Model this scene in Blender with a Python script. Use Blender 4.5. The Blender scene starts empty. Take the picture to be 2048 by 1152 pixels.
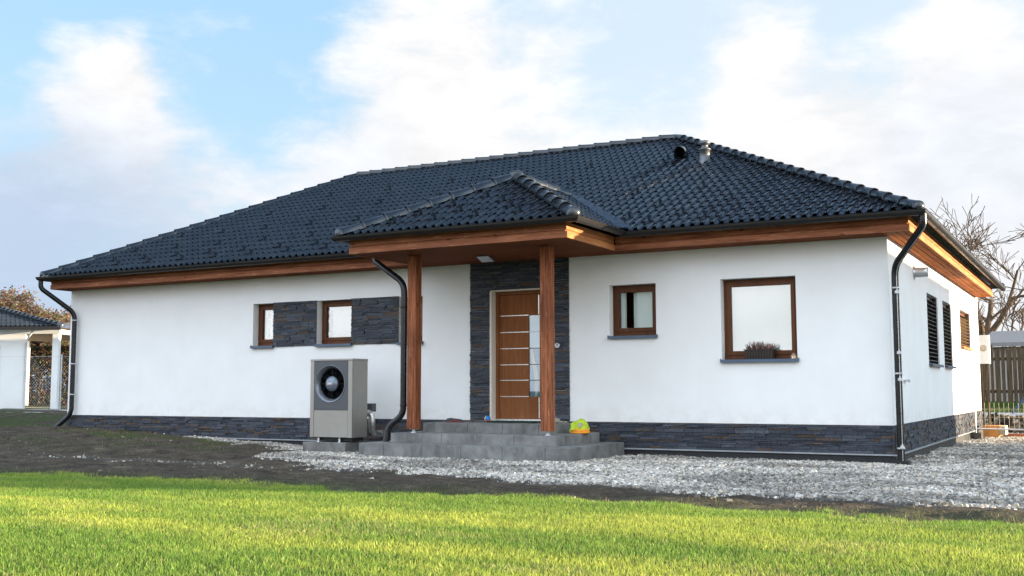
import bpy, bmesh, math, random
import numpy as np
from mathutils import Vector, Matrix

random.seed(7)
RNG = np.random.default_rng(11)
SC = bpy.context.scene
COL = SC.collection
WL = {}                                   # world location of every parent object

# ------------------------------------------------------------------ node helpers
def new_mat(name):
    m = bpy.data.materials.new(name)
    m.use_nodes = True
    nt = m.node_tree
    for n in list(nt.nodes):
        nt.nodes.remove(n)
    out = nt.nodes.new('ShaderNodeOutputMaterial')
    return m, nt, out

def N(nt, typ, props=None, **ins):
    n = nt.nodes.new(typ)
    for k, v in (props or {}).items():
        setattr(n, k, v)
    for k, v in ins.items():
        key = k.replace('_', ' ')
        sock = n.inputs[int(k[1:])] if (k[0] == 'i' and k[1:].isdigit()) else n.inputs[key]
        if isinstance(v, bpy.types.NodeSocket):
            nt.links.new(v, sock)
        else:
            sock.default_value = v
    return n

def ramp(nt, fac, stops):
    r = nt.nodes.new('ShaderNodeValToRGB')
    el = r.color_ramp.elements
    while len(el) < len(stops):
        el.new(0.5)
    for e, (p, c) in zip(el, stops):
        e.position = p
        e.color = (*c, 1) if len(c) == 3 else c
    nt.links.new(fac, r.inputs[0])
    return r.outputs[0]

def math_(nt, op, a, b=None, c=None, clamp=False):
    n = nt.nodes.new('ShaderNodeMath'); n.operation = op; n.use_clamp = clamp
    for i, v in enumerate((a, b, c)):
        if v is None: continue
        if isinstance(v, bpy.types.NodeSocket): nt.links.new(v, n.inputs[i])
        else: n.inputs[i].default_value = v
    return n.outputs[0]

def mix(nt, fac, a, b, typ='MIX'):
    n = nt.nodes.new('ShaderNodeMix'); n.data_type = 'RGBA'; n.blend_type = typ
    for s, v in ((n.inputs[0], fac), (n.inputs[6], a), (n.inputs[7], b)):
        if isinstance(v, bpy.types.NodeSocket): nt.links.new(v, s)
        else: s.default_value = v if not isinstance(v, tuple) or len(v) == 4 else (*v, 1)
    return n.outputs[2]

def objco(nt, scale=(1, 1, 1), rot=(0, 0, 0)):
    tc = nt.nodes.new('ShaderNodeTexCoord')
    mp = N(nt, 'ShaderNodeMapping', Scale=scale, Rotation=rot, Vector=tc.outputs['Object'])
    return mp.outputs[0]

def noise_(nt, vec, scale, detail=4, rough=.55, dist=0.0):
    return N(nt, 'ShaderNodeTexNoise', Vector=vec, Scale=scale, Detail=detail, Roughness=rough, Distortion=dist).outputs['Fac']

def bump_(nt, h, strength=.3, dist=.01):
    return N(nt, 'ShaderNodeBump', Height=h, Strength=strength, Distance=dist).outputs[0]

def principled(nt, out, color, rough=.6, metal=0.0, spec=.5, normal=None):
    p = nt.nodes.new('ShaderNodeBsdfPrincipled')
    def put(nm, v):
        s = p.inputs[nm]
        if isinstance(v, bpy.types.NodeSocket): nt.links.new(v, s)
        else: s.default_value = (*v, 1) if isinstance(v, tuple) and len(v) == 3 else v
    put('Base Color', color); put('Roughness', rough); put('Metallic', metal)
    put('Specular IOR Level', spec)
    if normal is not None: nt.links.new(normal, p.inputs['Normal'])
    nt.links.new(p.outputs[0], out.inputs[0])
    return p

def simple(name, col, rough=.6, metal=0.0, spec=.5, var=.12, nscale=9, bump=0.0, bscale=60):
    m, nt, out = new_mat(name)
    co = objco(nt)
    f = noise_(nt, co, nscale, 5)
    lo = tuple(c * (1 - var) for c in col); hi = tuple(min(1, c * (1 + var)) for c in col)
    c = ramp(nt, f, [(.3, lo), (.7, hi)])
    r = N(nt, 'ShaderNodeMapRange', i0=noise_(nt, co, nscale * 2.3, 3), i1=.3, i2=.7, i3=max(.02, rough - .07), i4=min(1, rough + .07)).outputs[0]
    nb = bump_(nt, noise_(nt, co, bscale, 3), bump, .005) if bump else None
    principled(nt, out, c, r, metal, spec, nb)
    return m

def wood(name, axis, dark, light, rough=.6, fine=1.0, knots=True, streak=True, spec=.15):
    m, nt, out = new_mat(name)
    sc = [1, 1, 1]; sc[axis] = .055
    co = objco(nt, tuple(s * fine for s in sc))
    g1 = noise_(nt, co, 26, 6, .6, .6)
    g2 = noise_(nt, co, 110, 3, .6)
    f = math_(nt, 'ADD', math_(nt, 'MULTIPLY', g1, .7), math_(nt, 'MULTIPLY', g2, .3))
    c = ramp(nt, f, [(.33, dark), (.52, tuple((a + b) / 2 for a, b in zip(dark, light))), (.68, light)])
    # boards / lengths vary in tone
    sb = [.55, .55, .55]; sb[axis] = .35
    big = noise_(nt, objco(nt, tuple(sb)), 3.1, 2)
    c = mix(nt, math_(nt, 'MULTIPLY', math_(nt, 'SUBTRACT', big, .42, clamp=True), 1.6, clamp=True), c, (dark[0] * .75, dark[1] * .75, dark[2] * .75, 1))
    if streak:      # pale raised grain that took less stain
        st = noise_(nt, co, 60, 2, .5, 1.2)
        c = mix(nt, math_(nt, 'MULTIPLY', math_(nt, 'SUBTRACT', st, .60, clamp=True), 4.0, clamp=True), c, (min(1, light[0] * 1.5), light[1] * 1.9, light[2] * 2.2, 1))
    if knots:
        sk = [1, 1, 1]; sk[axis] = .45
        v = N(nt, 'ShaderNodeTexVoronoi', Vector=objco(nt, tuple(sk)), Scale=6.5, Randomness=1.0)
        k = math_(nt, 'SUBTRACT', 1.0, math_(nt, 'MULTIPLY', v.outputs['Distance'], 6.5), clamp=True)
        k = math_(nt, 'MULTIPLY', k, 1.6, clamp=True)
        c = mix(nt, math_(nt, 'MULTIPLY', k, .85), c, (dark[0] * .3, dark[1] * .25, dark[2] * .25, 1))
    nb = bump_(nt, f, .18, .004)
    principled(nt, out, c, rough, 0, spec, nb)
    return m

def coloured(name, attr='tone', rough=.7, spec=.3, bumpy=.4, bscale=70, var=.35, transl=0.0):
    """colour comes from a per-face/vertex attribute (each stone, blade, leaf its own), with grain on top"""
    m, nt, out = new_mat(name)
    a = N(nt, 'ShaderNodeAttribute', {'attribute_name': attr})
    co = objco(nt)
    f = noise_(nt, co, bscale, 4)
    k = N(nt, 'ShaderNodeMapRange', i0=f, i1=.3, i2=.7, i3=1 - var, i4=1 + var).outputs[0]
    c = mix(nt, 1.0, a.outputs['Color'], N(nt, 'ShaderNodeCombineColor', i0=k, i1=k, i2=k).outputs[0], 'MULTIPLY')
    nb = bump_(nt, f, bumpy, .01) if bumpy else None
    p = principled(nt, out, c, rough, 0, spec, nb)
    if transl:
        t = N(nt, 'ShaderNodeBsdfTranslucent', Color=c)
        mx = N(nt, 'ShaderNodeMixShader', i0=transl, i1=p.outputs[0], i2=t.outputs[0])
        nt.links.new(mx.outputs[0], out.inputs[0])
    return m

def glass(name, refl, tint=(.93, .97, .96), rough=.0):
    m, nt, out = new_mat(name)
    co = objco(nt)
    wob = bump_(nt, noise_(nt, co, 1.2, 0), .006, .05)
    g = N(nt, 'ShaderNodeBsdfGlossy', Color=(1, 1, 1, 1), Roughness=rough, Normal=wob)
    t = N(nt, 'ShaderNodeBsdfTransparent', Color=(*tint, 1))
    fr = N(nt, 'ShaderNodeFresnel', IOR=1.5).outputs[0]
    fac = math_(nt, 'ADD', math_(nt, 'MULTIPLY', fr, .8), refl, clamp=True)
    mx = N(nt, 'ShaderNodeMixShader', i0=fac, i1=t.outputs[0], i2=g.outputs[0])
    nt.links.new(mx.outputs[0], out.inputs[0])
    return m

# ------------------------------------------------------------------ mesh builder
class MB:
    def __init__(s, M=None):
        s.v = []; s.f = []; s.c = []; s.sm = []; s.M = M
    def add(s, verts, faces, col=None, smooth=False):
        o = len(s.v)
        s.v += [tuple(v) for v in verts]
        for f in faces:
            s.f.append(tuple(i + o for i in f)); s.c.append(col); s.sm.append(smooth)
    def box(s, x0, x1, y0, y1, z0, z1, col=None):
        if x0 > x1: x0, x1 = x1, x0
        if y0 > y1: y0, y1 = y1, y0
        if z0 > z1: z0, z1 = z1, z0
        v = [(x0, y0, z0), (x1, y0, z0), (x1, y1, z0), (x0, y1, z0), (x0, y0, z1), (x1, y0, z1), (x1, y1, z1), (x0, y1, z1)]
        s.add(v, [(0, 3, 2, 1), (4, 5, 6, 7), (0, 1, 5, 4), (1, 2, 6, 5), (2, 3, 7, 6), (3, 0, 4, 7)], col)
    def quad(s, a, b, c, d, col=None):
        s.add([a, b, c, d], [(0, 1, 2, 3)], col)
    def obox(s, c, ax, ay, az, col=None):
        c, ax, ay, az = map(Vector, (c, ax, ay, az))
        v = [c - ax - ay - az, c + ax - ay - az, c + ax + ay - az, c - ax + ay - az, c - ax - ay + az, c + ax - ay + az, c + ax + ay + az, c - ax + ay + az]
        s.add(v, [(0, 3, 2, 1), (4, 5, 6, 7), (0, 1, 5, 4), (1, 2, 6, 5), (2, 3, 7, 6), (3, 0, 4, 7)], col)
    def tube(s, path, r, n=10, caps=True, col=None, smooth=True):
        path = [Vector(p) for p in path]
        rs = r if isinstance(r, (list, tuple)) else [r] * len(path)
        t0 = (path[1] - path[0]).normalized()
        u = t0.orthogonal().normalized()
        vs = []; prev = t0
        for i, p in enumerate(path):
            if i == 0: t = t0
            elif i == len(path) - 1: t = (path[i] - path[i - 1]).normalized()
            else: t = ((path[i + 1] - p).normalized() + (p - path[i - 1]).normalized()).normalized()
            q = prev.rotation_difference(t)
            u = (q @ u); u = (u - t * u.dot(t)).normalized(); prev = t
            w = t.cross(u)
            for k in range(n):
                a = 2 * math.pi * k / n
                vs.append(p + (u * math.cos(a) + w * math.sin(a)) * rs[i])
        fs = []
        for i in range(len(path) - 1):
            for k in range(n):
                k2 = (k + 1) % n
                fs.append((i * n + k, i * n + k2, (i + 1) * n + k2, (i + 1) * n + k))
        s.add(vs, fs, col, smooth)
        if caps:
            s.add(vs[:n][::-1], [tuple(range(n))], col)
            s.add(vs[-n:], [tuple(range(n))], col)
    def lathe(s, origin, axis, prof, n=24, col=None, smooth=True):
        """prof: (radius, height along axis)"""
        origin = Vector(origin); ax = Vector(axis).normalized()
        u = ax.orthogonal().normalized(); w = ax.cross(u)
        vs = []
        for r, h in prof:
            for k in range(n):
                a = 2 * math.pi * k / n
                vs.append(origin + ax * h + (u * math.cos(a) + w * math.sin(a)) * r)
        fs = [(i * n + k, i * n + (k + 1) % n, (i + 1) * n + (k + 1) % n, (i + 1) * n + k) for i in range(len(prof) - 1) for k in range(n)]
        s.add(vs, fs, col, smooth)
    def build(s, name, mat, parent=None, at=None, bevel=0.0, attr='tone'):
        me = bpy.data.meshes.new(name)
        off = Vector(at) if at is not None else (WL[parent.name] if parent else Vector((0, 0, 0)))
        vv = s.v
        if s.M is not None: vv = [s.M @ Vector(v) for v in vv]
        me.from_pydata([tuple(Vector(v) - off) for v in vv], [], s.f)
        me.polygons.foreach_set('use_smooth', s.sm)
        if any(c is not None for c in s.c):
            ca = me.color_attributes.new(attr, 'FLOAT_COLOR', 'CORNER')
            arr = []
            for f, c in zip(s.f, s.c):
                arr += list((*(c or (1, 1, 1)), 1)) * len(f)
            ca.data.foreach_set('color', arr)
        if bevel:
            bm = bmesh.new(); bm.from_mesh(me)
            ed = [e for e in bm.edges if len(e.link_faces) == 2 and e.calc_face_angle(0) > .6]
            bmesh.ops.bevel(bm, geom=ed, offset=bevel, segments=2, affect='EDGES', profile=.6, clamp_overlap=True)
            bm.to_mesh(me); bm.free()
        me.update()
        o = bpy.data.objects.new(name, me)
        o.data.materials.append(mat)
        COL.objects.link(o)
        if parent is not None: o.parent = parent
        if at is not None: o.location = off
        WL[o.name] = off
        return o

def thing(name, label, cat, loc=(0, 0, 0), group=None):
    o = bpy.data.objects.new(name, None); COL.objects.link(o)
    o.empty_display_size = .2
    o.location = loc; o['label'] = label; o['category'] = cat
    if group: o['group'] = group
    WL[o.name] = Vector(loc)
    return o

def tag(o, label, cat, group=None):
    o['label'] = label; o['category'] = cat
    if group: o['group'] = group
    return o

def kind(o, k, label=None, cat=None):
    o['kind'] = k
    if label: o['label'] = label
    if cat: o['category'] = cat
    return o

def fillet(path, rad, k=5):
    P = [Vector(p) for p in path]; out = [P[0]]
    for i in range(1, len(P) - 1):
        a = (P[i - 1] - P[i]); b = (P[i + 1] - P[i])
        r = min(rad, a.length * .49, b.length * .49)
        p0 = P[i] + a.normalized() * r; p1 = P[i] + b.normalized() * r
        for j in range(k + 1):
            t = j / k
            out.append(p0 * (1 - t) ** 2 + P[i] * 2 * t * (1 - t) + p1 * t * t)
    out.append(P[-1])
    return out

# value noise (numpy)
_G = RNG.random((256, 256))
def vnoise(x, y):
    xi = np.floor(x).astype(int); yi = np.floor(y).astype(int)
    fx = x - xi; fy = y - yi
    fx = fx * fx * (3 - 2 * fx); fy = fy * fy * (3 - 2 * fy)
    g = lambda a, b: _G[a % 256, b % 256]
    return (g(xi, yi) * (1 - fx) + g(xi + 1, yi) * fx) * (1 - fy) + (g(xi, yi + 1) * (1 - fx) + g(xi + 1, yi + 1) * fx) * fy
def fbm(x, y, o=4):
    s = 0; a = .5; t = 0
    for i in range(o):
        s = s + a * vnoise(x * 2 ** i + 17.3 * i, y * 2 ** i + 9.1 * i); t += a; a *= .5
    return s / t
def sstep(a, b, x):
    t = np.clip((x - a) / (b - a), 0, 1)
    return t * t * (3 - 2 * t)

# ------------------------------------------------------------------ materials
M = {}
m, nt, out = new_mat('plaster_white')
co = objco(nt)
pc = ramp(nt, noise_(nt, co, 1.3, 5, .6), [(.3, (.79, .785, .775)), (.7, (.84, .84, .835))])
pz = N(nt, 'ShaderNodeSeparateXYZ', Vector=co).outputs[2]
spl = math_(nt, 'MULTIPLY', N(nt, 'ShaderNodeMapRange', i0=pz, i1=.0, i2=.34, i3=1.0, i4=.0).outputs[0], math_(nt, 'SUBTRACT', noise_(nt, co, 5, 6, .65), .40, clamp=True))
pc = mix(nt, math_(nt, 'MULTIPLY', spl, 1.3, clamp=True), pc, (.55, .51, .46, 1))
run = noise_(nt, objco(nt, (1, 1, .06)), 3.5, 4, .6)
pc = mix(nt, math_(nt, 'MULTIPLY', math_(nt, 'SUBTRACT', run, .55, clamp=True), .35), pc, (.66, .65, .62, 1))
principled(nt, out, pc, .92, 0, .2, bump_(nt, noise_(nt, co, 170, 2, .6), .35, .004)); M['plaster'] = m
M['stone'] = coloured('slate_cladding', rough=.75, spec=.3, bumpy=.55, bscale=55, var=.45)
M['wood_x'] = wood('stained_wood_x', 0, (.16, .048, .022), (.50, .195, .098))
M['wood_y'] = wood('stained_wood_y', 1, (.30, .100, .034), (.58, .25, .092))  # lighter copy of the fascia stain, toned up for the sunlit side boards
M['wood_z'] = wood('stained_wood_z', 2, (.085, .022, .010), (.50, .175, .075))
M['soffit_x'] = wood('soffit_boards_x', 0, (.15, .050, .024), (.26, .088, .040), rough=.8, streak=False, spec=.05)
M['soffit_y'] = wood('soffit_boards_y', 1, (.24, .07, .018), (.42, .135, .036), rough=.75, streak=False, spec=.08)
M['frame'] = wood('window_woodgrain', 2, (.085, .030, .012), (.15, .057, .024), rough=.38, knots=False, streak=False)
M['frame_x'] = wood('window_woodgrain_x', 0, (.085, .030, .012), (.15, .057, .024), rough=.38, knots=False, streak=False)
M['door'] = wood('door_oak_foil', 2, (.165, .060, .023), (.31, .122, .050), rough=.6, knots=False, streak=False, spec=.06)

m, nt, out = new_mat('roof_tile_anthracite')
co = objco(nt)
tc = ramp(nt, noise_(nt, co, 3.2, 4, .6), [(.3, (.009, .010, .013)), (.7, (.024, .026, .032))])
vt = N(nt, 'ShaderNodeTexVoronoi', Vector=objco(nt, (6.8, 3.6, .01)), Scale=1.0, Randomness=.3)
tc = mix(nt, 1.0, tc, ramp(nt, N(nt, 'ShaderNodeSeparateColor', Color=vt.outputs['Color']).outputs[0], [(0.0, (.8, .8, .8)), (1.0, (1.25, 1.25, 1.22))]), 'MULTIPLY')
tr = N(nt, 'ShaderNodeMapRange', i0=noise_(nt, co, 14, 4), i1=.3, i2=.7, i3=.07, i4=.17).outputs[0]
principled(nt, out, tc, tr, 0, .75, bump_(nt, noise_(nt, co, 40, 2), .03, .004)); M['tile'] = m

M['cap'] = simple('ridge_cap_slate_blue', (.020, .024, .032), .22, 0, .6, .2, 4, .0)
M['black'] = simple('gutter_black_metal', (.016, .014, .013), .34, 0, .35, .1, 1)
M['pipe'] = simple('downpipe_dark_metal', (.022, .023, .026), .26, .5, .5, .2, 4)
M['sill'] = simple('window_sill_grey_blue', (.075, .11, .165), .45, .2, .5, .1, 3)
M['steel'] = simple('brushed_steel', (.62, .62, .61), .3, .9, .5, .1, 20)
M['galv'] = simple('galvanised_metal', (.55, .56, .57), .42, .6, .5, .15, 30)
M['blind'] = simple('net_curtain_white', (.86, .88, .87), .9, 0, .1, .03, 2)
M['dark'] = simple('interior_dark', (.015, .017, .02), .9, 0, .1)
M['rubber'] = simple('black_plastic', (.015, .015, .017), .5, 0, .4, .2, 8, .1)
M['membrane'] = simple('foundation_membrane', (.018, .02, .024), .45, 0, .5, .2, 8)
M['white'] = simple('white_paint', (.75, .76, .76), .55, 0, .4, .05, 5)
M['strip'] = simple('pale_drip_edge', (.30, .32, .34), .5, .1, .4, .15, 14)

def concrete(name, base, stain=.45):
    m, nt, out = new_mat(name)
    co = objco(nt)
    a = noise_(nt, co, 2.6, 6, .65)
    c = ramp(nt, a, [(.3, tuple(b * .58 for b in base)), (.52, base), (.72, tuple(b * 1.45 for b in base))])
    st = noise_(nt, objco(nt, (1, 1, .45)), 6.5, 4, .6, .8)
    c = mix(nt, math_(nt, 'MULTIPLY', math_(nt, 'SUBTRACT', st, .5, clamp=True), 2.4, clamp=True), c, (base[0] * stain, base[1] * stain, base[2] * stain * .95, 1))
    v = N(nt, 'ShaderNodeTexVoronoi', Vector=co, Scale=42, Randomness=1.0)
    pit = math_(nt, 'SUBTRACT', 1.0, math_(nt, 'MULTIPLY', v.outputs['Distance'], 9.0), clamp=True)
    c = mix(nt, math_(nt, 'MULTIPLY', pit, .5), c, (base[0] * .35, base[1] * .35, base[2] * .35, 1))
    h = math_(nt, 'SUBTRACT', noise_(nt, co, 75, 4), math_(nt, 'MULTIPLY', pit, .7))
    principled(nt, out, c, .85, 0, .3, bump_(nt, h, .35, .006))
    return m
M['concrete'] = concrete('concrete_steps', (.185, .185, .18), .40)
M['concrete_wet'] = concrete('concrete_damp_base', (.17, .165, .155), .35)

# ------------------------------------------------------------------ ground shape
def gravel_edge(x):                       # y of the lawn-side limit of the gravel
    xp = [-30, -13.4, -12.2, -10.6, -9.4, -8.6, -7.6, -6, -4, -2, 0, 3, 30]
    yp = [1.2, .2, -.15, -.55, -1.15, -2.7, -3.3, -4.1, -4.7, -5.1, -5.6, -6.0, -6.0]
    return np.interp(x, xp, yp)
def gravel_mask(x, y):
    e = gravel_edge(x) + (fbm(x * 1.1, y * 1.1 + 40) - .5) * 1.5
    g = sstep(-.25, .25, y - e)
    g = g * (1 - sstep(12.5, 13.5, y)) * sstep(-14, -13, x)
    # a stray tongue of spilled gravel in the soil, left of the steps
    t = np.exp(-((y + 4.35 + (x + 9) * -.05 - (fbm(x * 1.3, y * .2) - .5) * .5) / .16) ** 2) * sstep(-13.2, -9.4, x) * (1 - sstep(-6, -5, x))
    return np.maximum(g, .17 * t)
def lawn_mask(x, y):
    e = -7.0 + (fbm(x * 1.4 + 60, y * .7) - .5) * .8 + (fbm(x * 6, y * 6 + 9) - .5) * .5
    return sstep(.14, -.22, y - e)
def zg(x, y):
    x = np.asarray(x, float); y = np.asarray(y, float)
    z = np.full(np.broadcast(x, y).shape, -.51)
    z = z + .06 * sstep(-4.0, -7.0, y)
    k = sstep(-6.4, -2.2, y)
    z = z + (.25 * sstep(-9.2, -16.2, x) + .20 * sstep(-16.5, -24, x)) * k
    z = z + .10 * np.exp(-((x + 11.5) / 3.2) ** 2 - ((y + 3.0) / 1.1) ** 2)          # low soil heap
    z = z - .05 * sstep(1.0, 9.0, y) * sstep(-2, 0, x)
    z = z + .55 * sstep(13.5, 22, y) * sstep(-9, -5, x)
    g = gravel_mask(x, y); l = lawn_mask(x, y)
    near = sstep(40, 25, np.hypot(x + 5, y))
    soil = (1 - g) * (1 - l)
    z = z + near * soil * ((fbm(x * 1.6, y * 1.6, 4) - .5) * .12 + (fbm(x * 7, y * 7, 3) - .5) * .045)
    z = z + near * g * ((fbm(x * 1.2, y * 1.2, 3) - .5) * .06)
    z = z + near * l * ((fbm(x * .6, y * .6, 2) - .5) * .03)
    return z

def axis(lo, hi, step, far):
    a = np.arange(lo, hi + 1e-6, step)
    d = np.geomspace(step * 2, far, 26)
    return np.unique(np.concatenate([lo - np.cumsum(d)[::-1] * 1.0, a, hi + np.cumsum(d)]))
gx = axis(-22, 4.5, .075, 160); gy = axis(-12.5, 15, .075, 160)
GX, GY = np.meshgrid(gx, gy, indexing='ij')
GZ = zg(GX, GY)
nx, ny = GX.shape
gv = np.stack([GX, GY, GZ], -1).reshape(-1, 3)
idx = np.arange(nx * ny).reshape(nx, ny)
gf = np.stack([idx[:-1, :-1], idx[1:, :-1], idx[1:, 1:], idx[:-1, 1:]], -1).reshape(-1, 4)
def np_mesh(name, v, f, mat, smooth=True, col=None, attr='tone'):
    me = bpy.data.meshes.new(name)
    k = f.shape[1]
    me.vertices.add(len(v)); me.vertices.foreach_set('co', np.ascontiguousarray(v, dtype=np.float32).ravel())
    me.loops.add(f.size); me.loops.foreach_set('vertex_index', np.ascontiguousarray(f, dtype=np.int32).ravel())
    me.polygons.add(len(f)); me.polygons.foreach_set('loop_start', np.arange(0, f.size, k, dtype=np.int32))
    me.polygons.foreach_set('use_smooth', np.full(len(f), smooth))
    me.update(calc_edges=True)
    if col is not None:
        ca = me.color_attributes.new(attr, 'FLOAT_COLOR', 'POINT')
        c4 = np.ones((len(v), 4), np.float32); c4[:, :3] = col
        ca.data.foreach_set('color', c4.ravel())
    me.materials.append(mat)
    o = bpy.data.objects.new(name, me); COL.objects.link(o)
    WL[o.name] = Vector((0, 0, 0))
    return o

# what the ground is made of where (soil / gravel bed / lawn soil / old grass): region masks
gm = gravel_mask(gv[:, 0], gv[:, 1]); lm = lawn_mask(gv[:, 0], gv[:, 1])
far = sstep(16, 30, np.hypot(gv[:, 0] + 6, gv[:, 1]))
weed = np.clip(sstep(.47, .62, fbm(gv[:, 0] * .5 + 5, gv[:, 1] * .9)) * sstep(-8.5, -12, gv[:, 0]) * sstep(-4.4, -1.4, gv[:, 1]) + sstep(-5.9, -6.9, gv[:, 1]) * .6, 0, 1)
m, nt, out = new_mat('yard_ground')
a = N(nt, 'ShaderNodeAttribute', {'attribute_name': 'tone'})
sep = N(nt, 'ShaderNodeSeparateColor', Color=a.outputs['Color'])
co = objco(nt)
n1 = noise_(nt, co, 3.0, 6, .65); n2 = noise_(nt, co, 28, 5, .65)
soil = ramp(nt, math_(nt, 'ADD', math_(nt, 'MULTIPLY', n1, .55), math_(nt, 'MULTIPLY', n2, .45)), [(.36, (.030, .023, .017)), (.52, (.075, .057, .042)), (.68, (.19, .150, .105))])
straw = noise_(nt, objco(nt, (.7, 3.2, 1)), 12, 4, .6, .5)
soil = mix(nt, math_(nt, 'MULTIPLY', math_(nt, 'SUBTRACT', straw, .60, clamp=True), 4, clamp=True), soil, (.26, .205, .13, 1))
vor = N(nt, 'ShaderNodeTexVoronoi', Vector=co, Scale=34, Randomness=1.0)
grav = ramp(nt, N(nt, 'ShaderNodeSeparateColor', Color=vor.outputs['Color']).outputs[0], [(.0, (.05, .048, .045)), (.5, (.15, .145, .14)), (1.0, (.34, .33, .31))])
edge_d = math_(nt, 'MULTIPLY', vor.outputs['Distance'], 1.6, clamp=True)
grass_soil = ramp(nt, n2, [(.35, (.030, .045, .012)), (.65, (.075, .10, .025))])
weedc = ramp(nt, n2, [(.36, (.035, .036, .018)), (.6, (.07, .085, .028)), (.7, (.17, .15, .08))])
farc = ramp(nt, noise_(nt, co, .5, 5), [(.35, (.06, .08, .03)), (.65, (.12, .13, .055))])
edge_n = math_(nt, 'MULTIPLY', math_(nt, 'SUBTRACT', n2, .5), .9)
c = mix(nt, math_(nt, 'ADD', sep.outputs[2], math_(nt, 'MULTIPLY', edge_n, sep.outputs[2]), clamp=True), soil, weedc)
c = mix(nt, math_(nt, 'ADD', sep.outputs[0], math_(nt, 'MULTIPLY', edge_n, sep.outputs[0]), clamp=True), c, grav)
c = mix(nt, sep.outputs[1], c, grass_soil)
hh = math_(nt, 'ADD', math_(nt, 'MULTIPLY', n2, 1.0), math_(nt, 'MULTIPLY', edge_d, -.4))
principled(nt, out, c, .95, 0, .15, bump_(nt, hh, .8, .03)); M['ground'] = m
fcol = np.stack([gm * (1 - lm) * (1 - far), np.clip(lm * (1 - far) + far, 0, 1), weed * (1 - lm) * (1 - far)], -1)
ground = np_mesh('ground', gv, gf, M['ground'], True, fcol)
kind(ground, 'structure')

# ------------------------------------------------------------------ gravel stones
M['pebble'] = coloured('crushed_limestone', rough=.85, spec=.2, bumpy=.3, bscale=120, var=.15)
def pebbles(name, pts, smin, smax, palette):
    n = len(pts)
    base = np.array([[-1, -1, -.7], [1, -1, -.7], [1, 1, -.7], [-1, 1, -.7], [-.75, -.75, .7], [.75, -.75, .7], [.75, .75, .7], [-.75, .75, .7]], float)
    q = np.array([[0, 3, 2, 1], [4, 5, 6, 7], [0, 1, 5, 4], [1, 2, 6, 5], [2, 3, 7, 6], [3, 0, 4, 7]])
    v = base[None] + RNG.normal(0, .28, (n, 8, 3))
    s = (smin + (smax - smin) * RNG.random(n) ** 2.2)[:, None] * (1 + .35 * RNG.normal(0, 1, (n, 3)).clip(-1, 1))
    v = v * s[:, None, :]
    an = RNG.random(n) * 6.283; tl = RNG.normal(0, .35, n)
    ca, sa = np.cos(an), np.sin(an); ct, st_ = np.cos(tl), np.sin(tl)
    x, y, z = v[..., 0], v[..., 1], v[..., 2]
    y, z = y * ct[:, None] - z * st_[:, None], y * st_[:, None] + z * ct[:, None]
    x, y = x * ca[:, None] - y * sa[:, None], x * sa[:, None] + y * ca[:, None]
    v = np.stack([x, y, z], -1) + pts[:, None, :]
    f = (q[None] + (np.arange(n) * 8)[:, None, None]).reshape(-1, 4)
    pal = np.array(palette)[RNG.integers(0, len(palette), n)] * (.6 + .65 * RNG.random((n, 1))) * (.62 + .55 * sstep(.34, .62, fbm(pts[:, 0] * .9 + 3, pts[:, 1] * 1.7, 4)))[:, None]
    return np_mesh(name, v.reshape(-1, 3), f, M['pebble'], False, np.repeat(pal, 8, 0))
def in_solids(x, y):
    s = (x > -7.47) & (x < -3.9) & (y > -2.02)
    s |= (x > -9.14) & (x < -8.25) & (y > -1.29) & (y < -.5)
    s |= (x < .02) & (y > -.02)
    return s
def scatter(n, x0, x1, y0, y1, maskf, thr=.0):
    x = x0 + (x1 - x0) * RNG.random(n); y = y0 + (y1 - y0) * RNG.random(n)
    k = (RNG.random(n) < maskf(x, y)) & ~in_solids(x, y)
    return x[k], y[k]
x1_, y1_ = scatter(150000, -13.8, 1.2, -6.4, 0, lambda x, y: gravel_mask(x, y) ** 1.5)
x2_, y2_ = scatter(110000, 0, 6.0, -6.4, 13, lambda x, y: gravel_mask(x, y) * np.clip(1.2 - y / 20, .5, 1))
px_ = np.concatenate([x1_, x2_]); py_ = np.concatenate([y1_, y2_])
pp = np.stack([px_, py_, zg(px_, py_) + .004], -1)
gr = pebbles('gravel', pp, .005, .019, [(.46, .42, .365), (.55, .51, .46), (.34, .31, .275), (.20, .185, .165), (.50, .42, .33), (.38, .355, .33), (.60, .565, .52)])
kind(gr, 'stuff', 'pale grey crushed gravel spread along the front of the house', 'gravel')
x3_, y3_ = scatter(4200, -18, 3, -7.2, .5, lambda x, y: (1 - gravel_mask(x, y)) * .5 * sstep(.5, .7, fbm(x * 1.3 + 3, y * 2)))
pp = np.stack([x3_, y3_, zg(x3_, y3_) + .002], -1)
cl = pebbles('soil_clods', pp, .008, .028, [(.10, .085, .07), (.17, .15, .125), (.06, .05, .042), (.30, .27, .22)])
kind(cl, 'stuff', 'loose clods and stones lying on the dark soil strip', 'soil')

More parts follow.
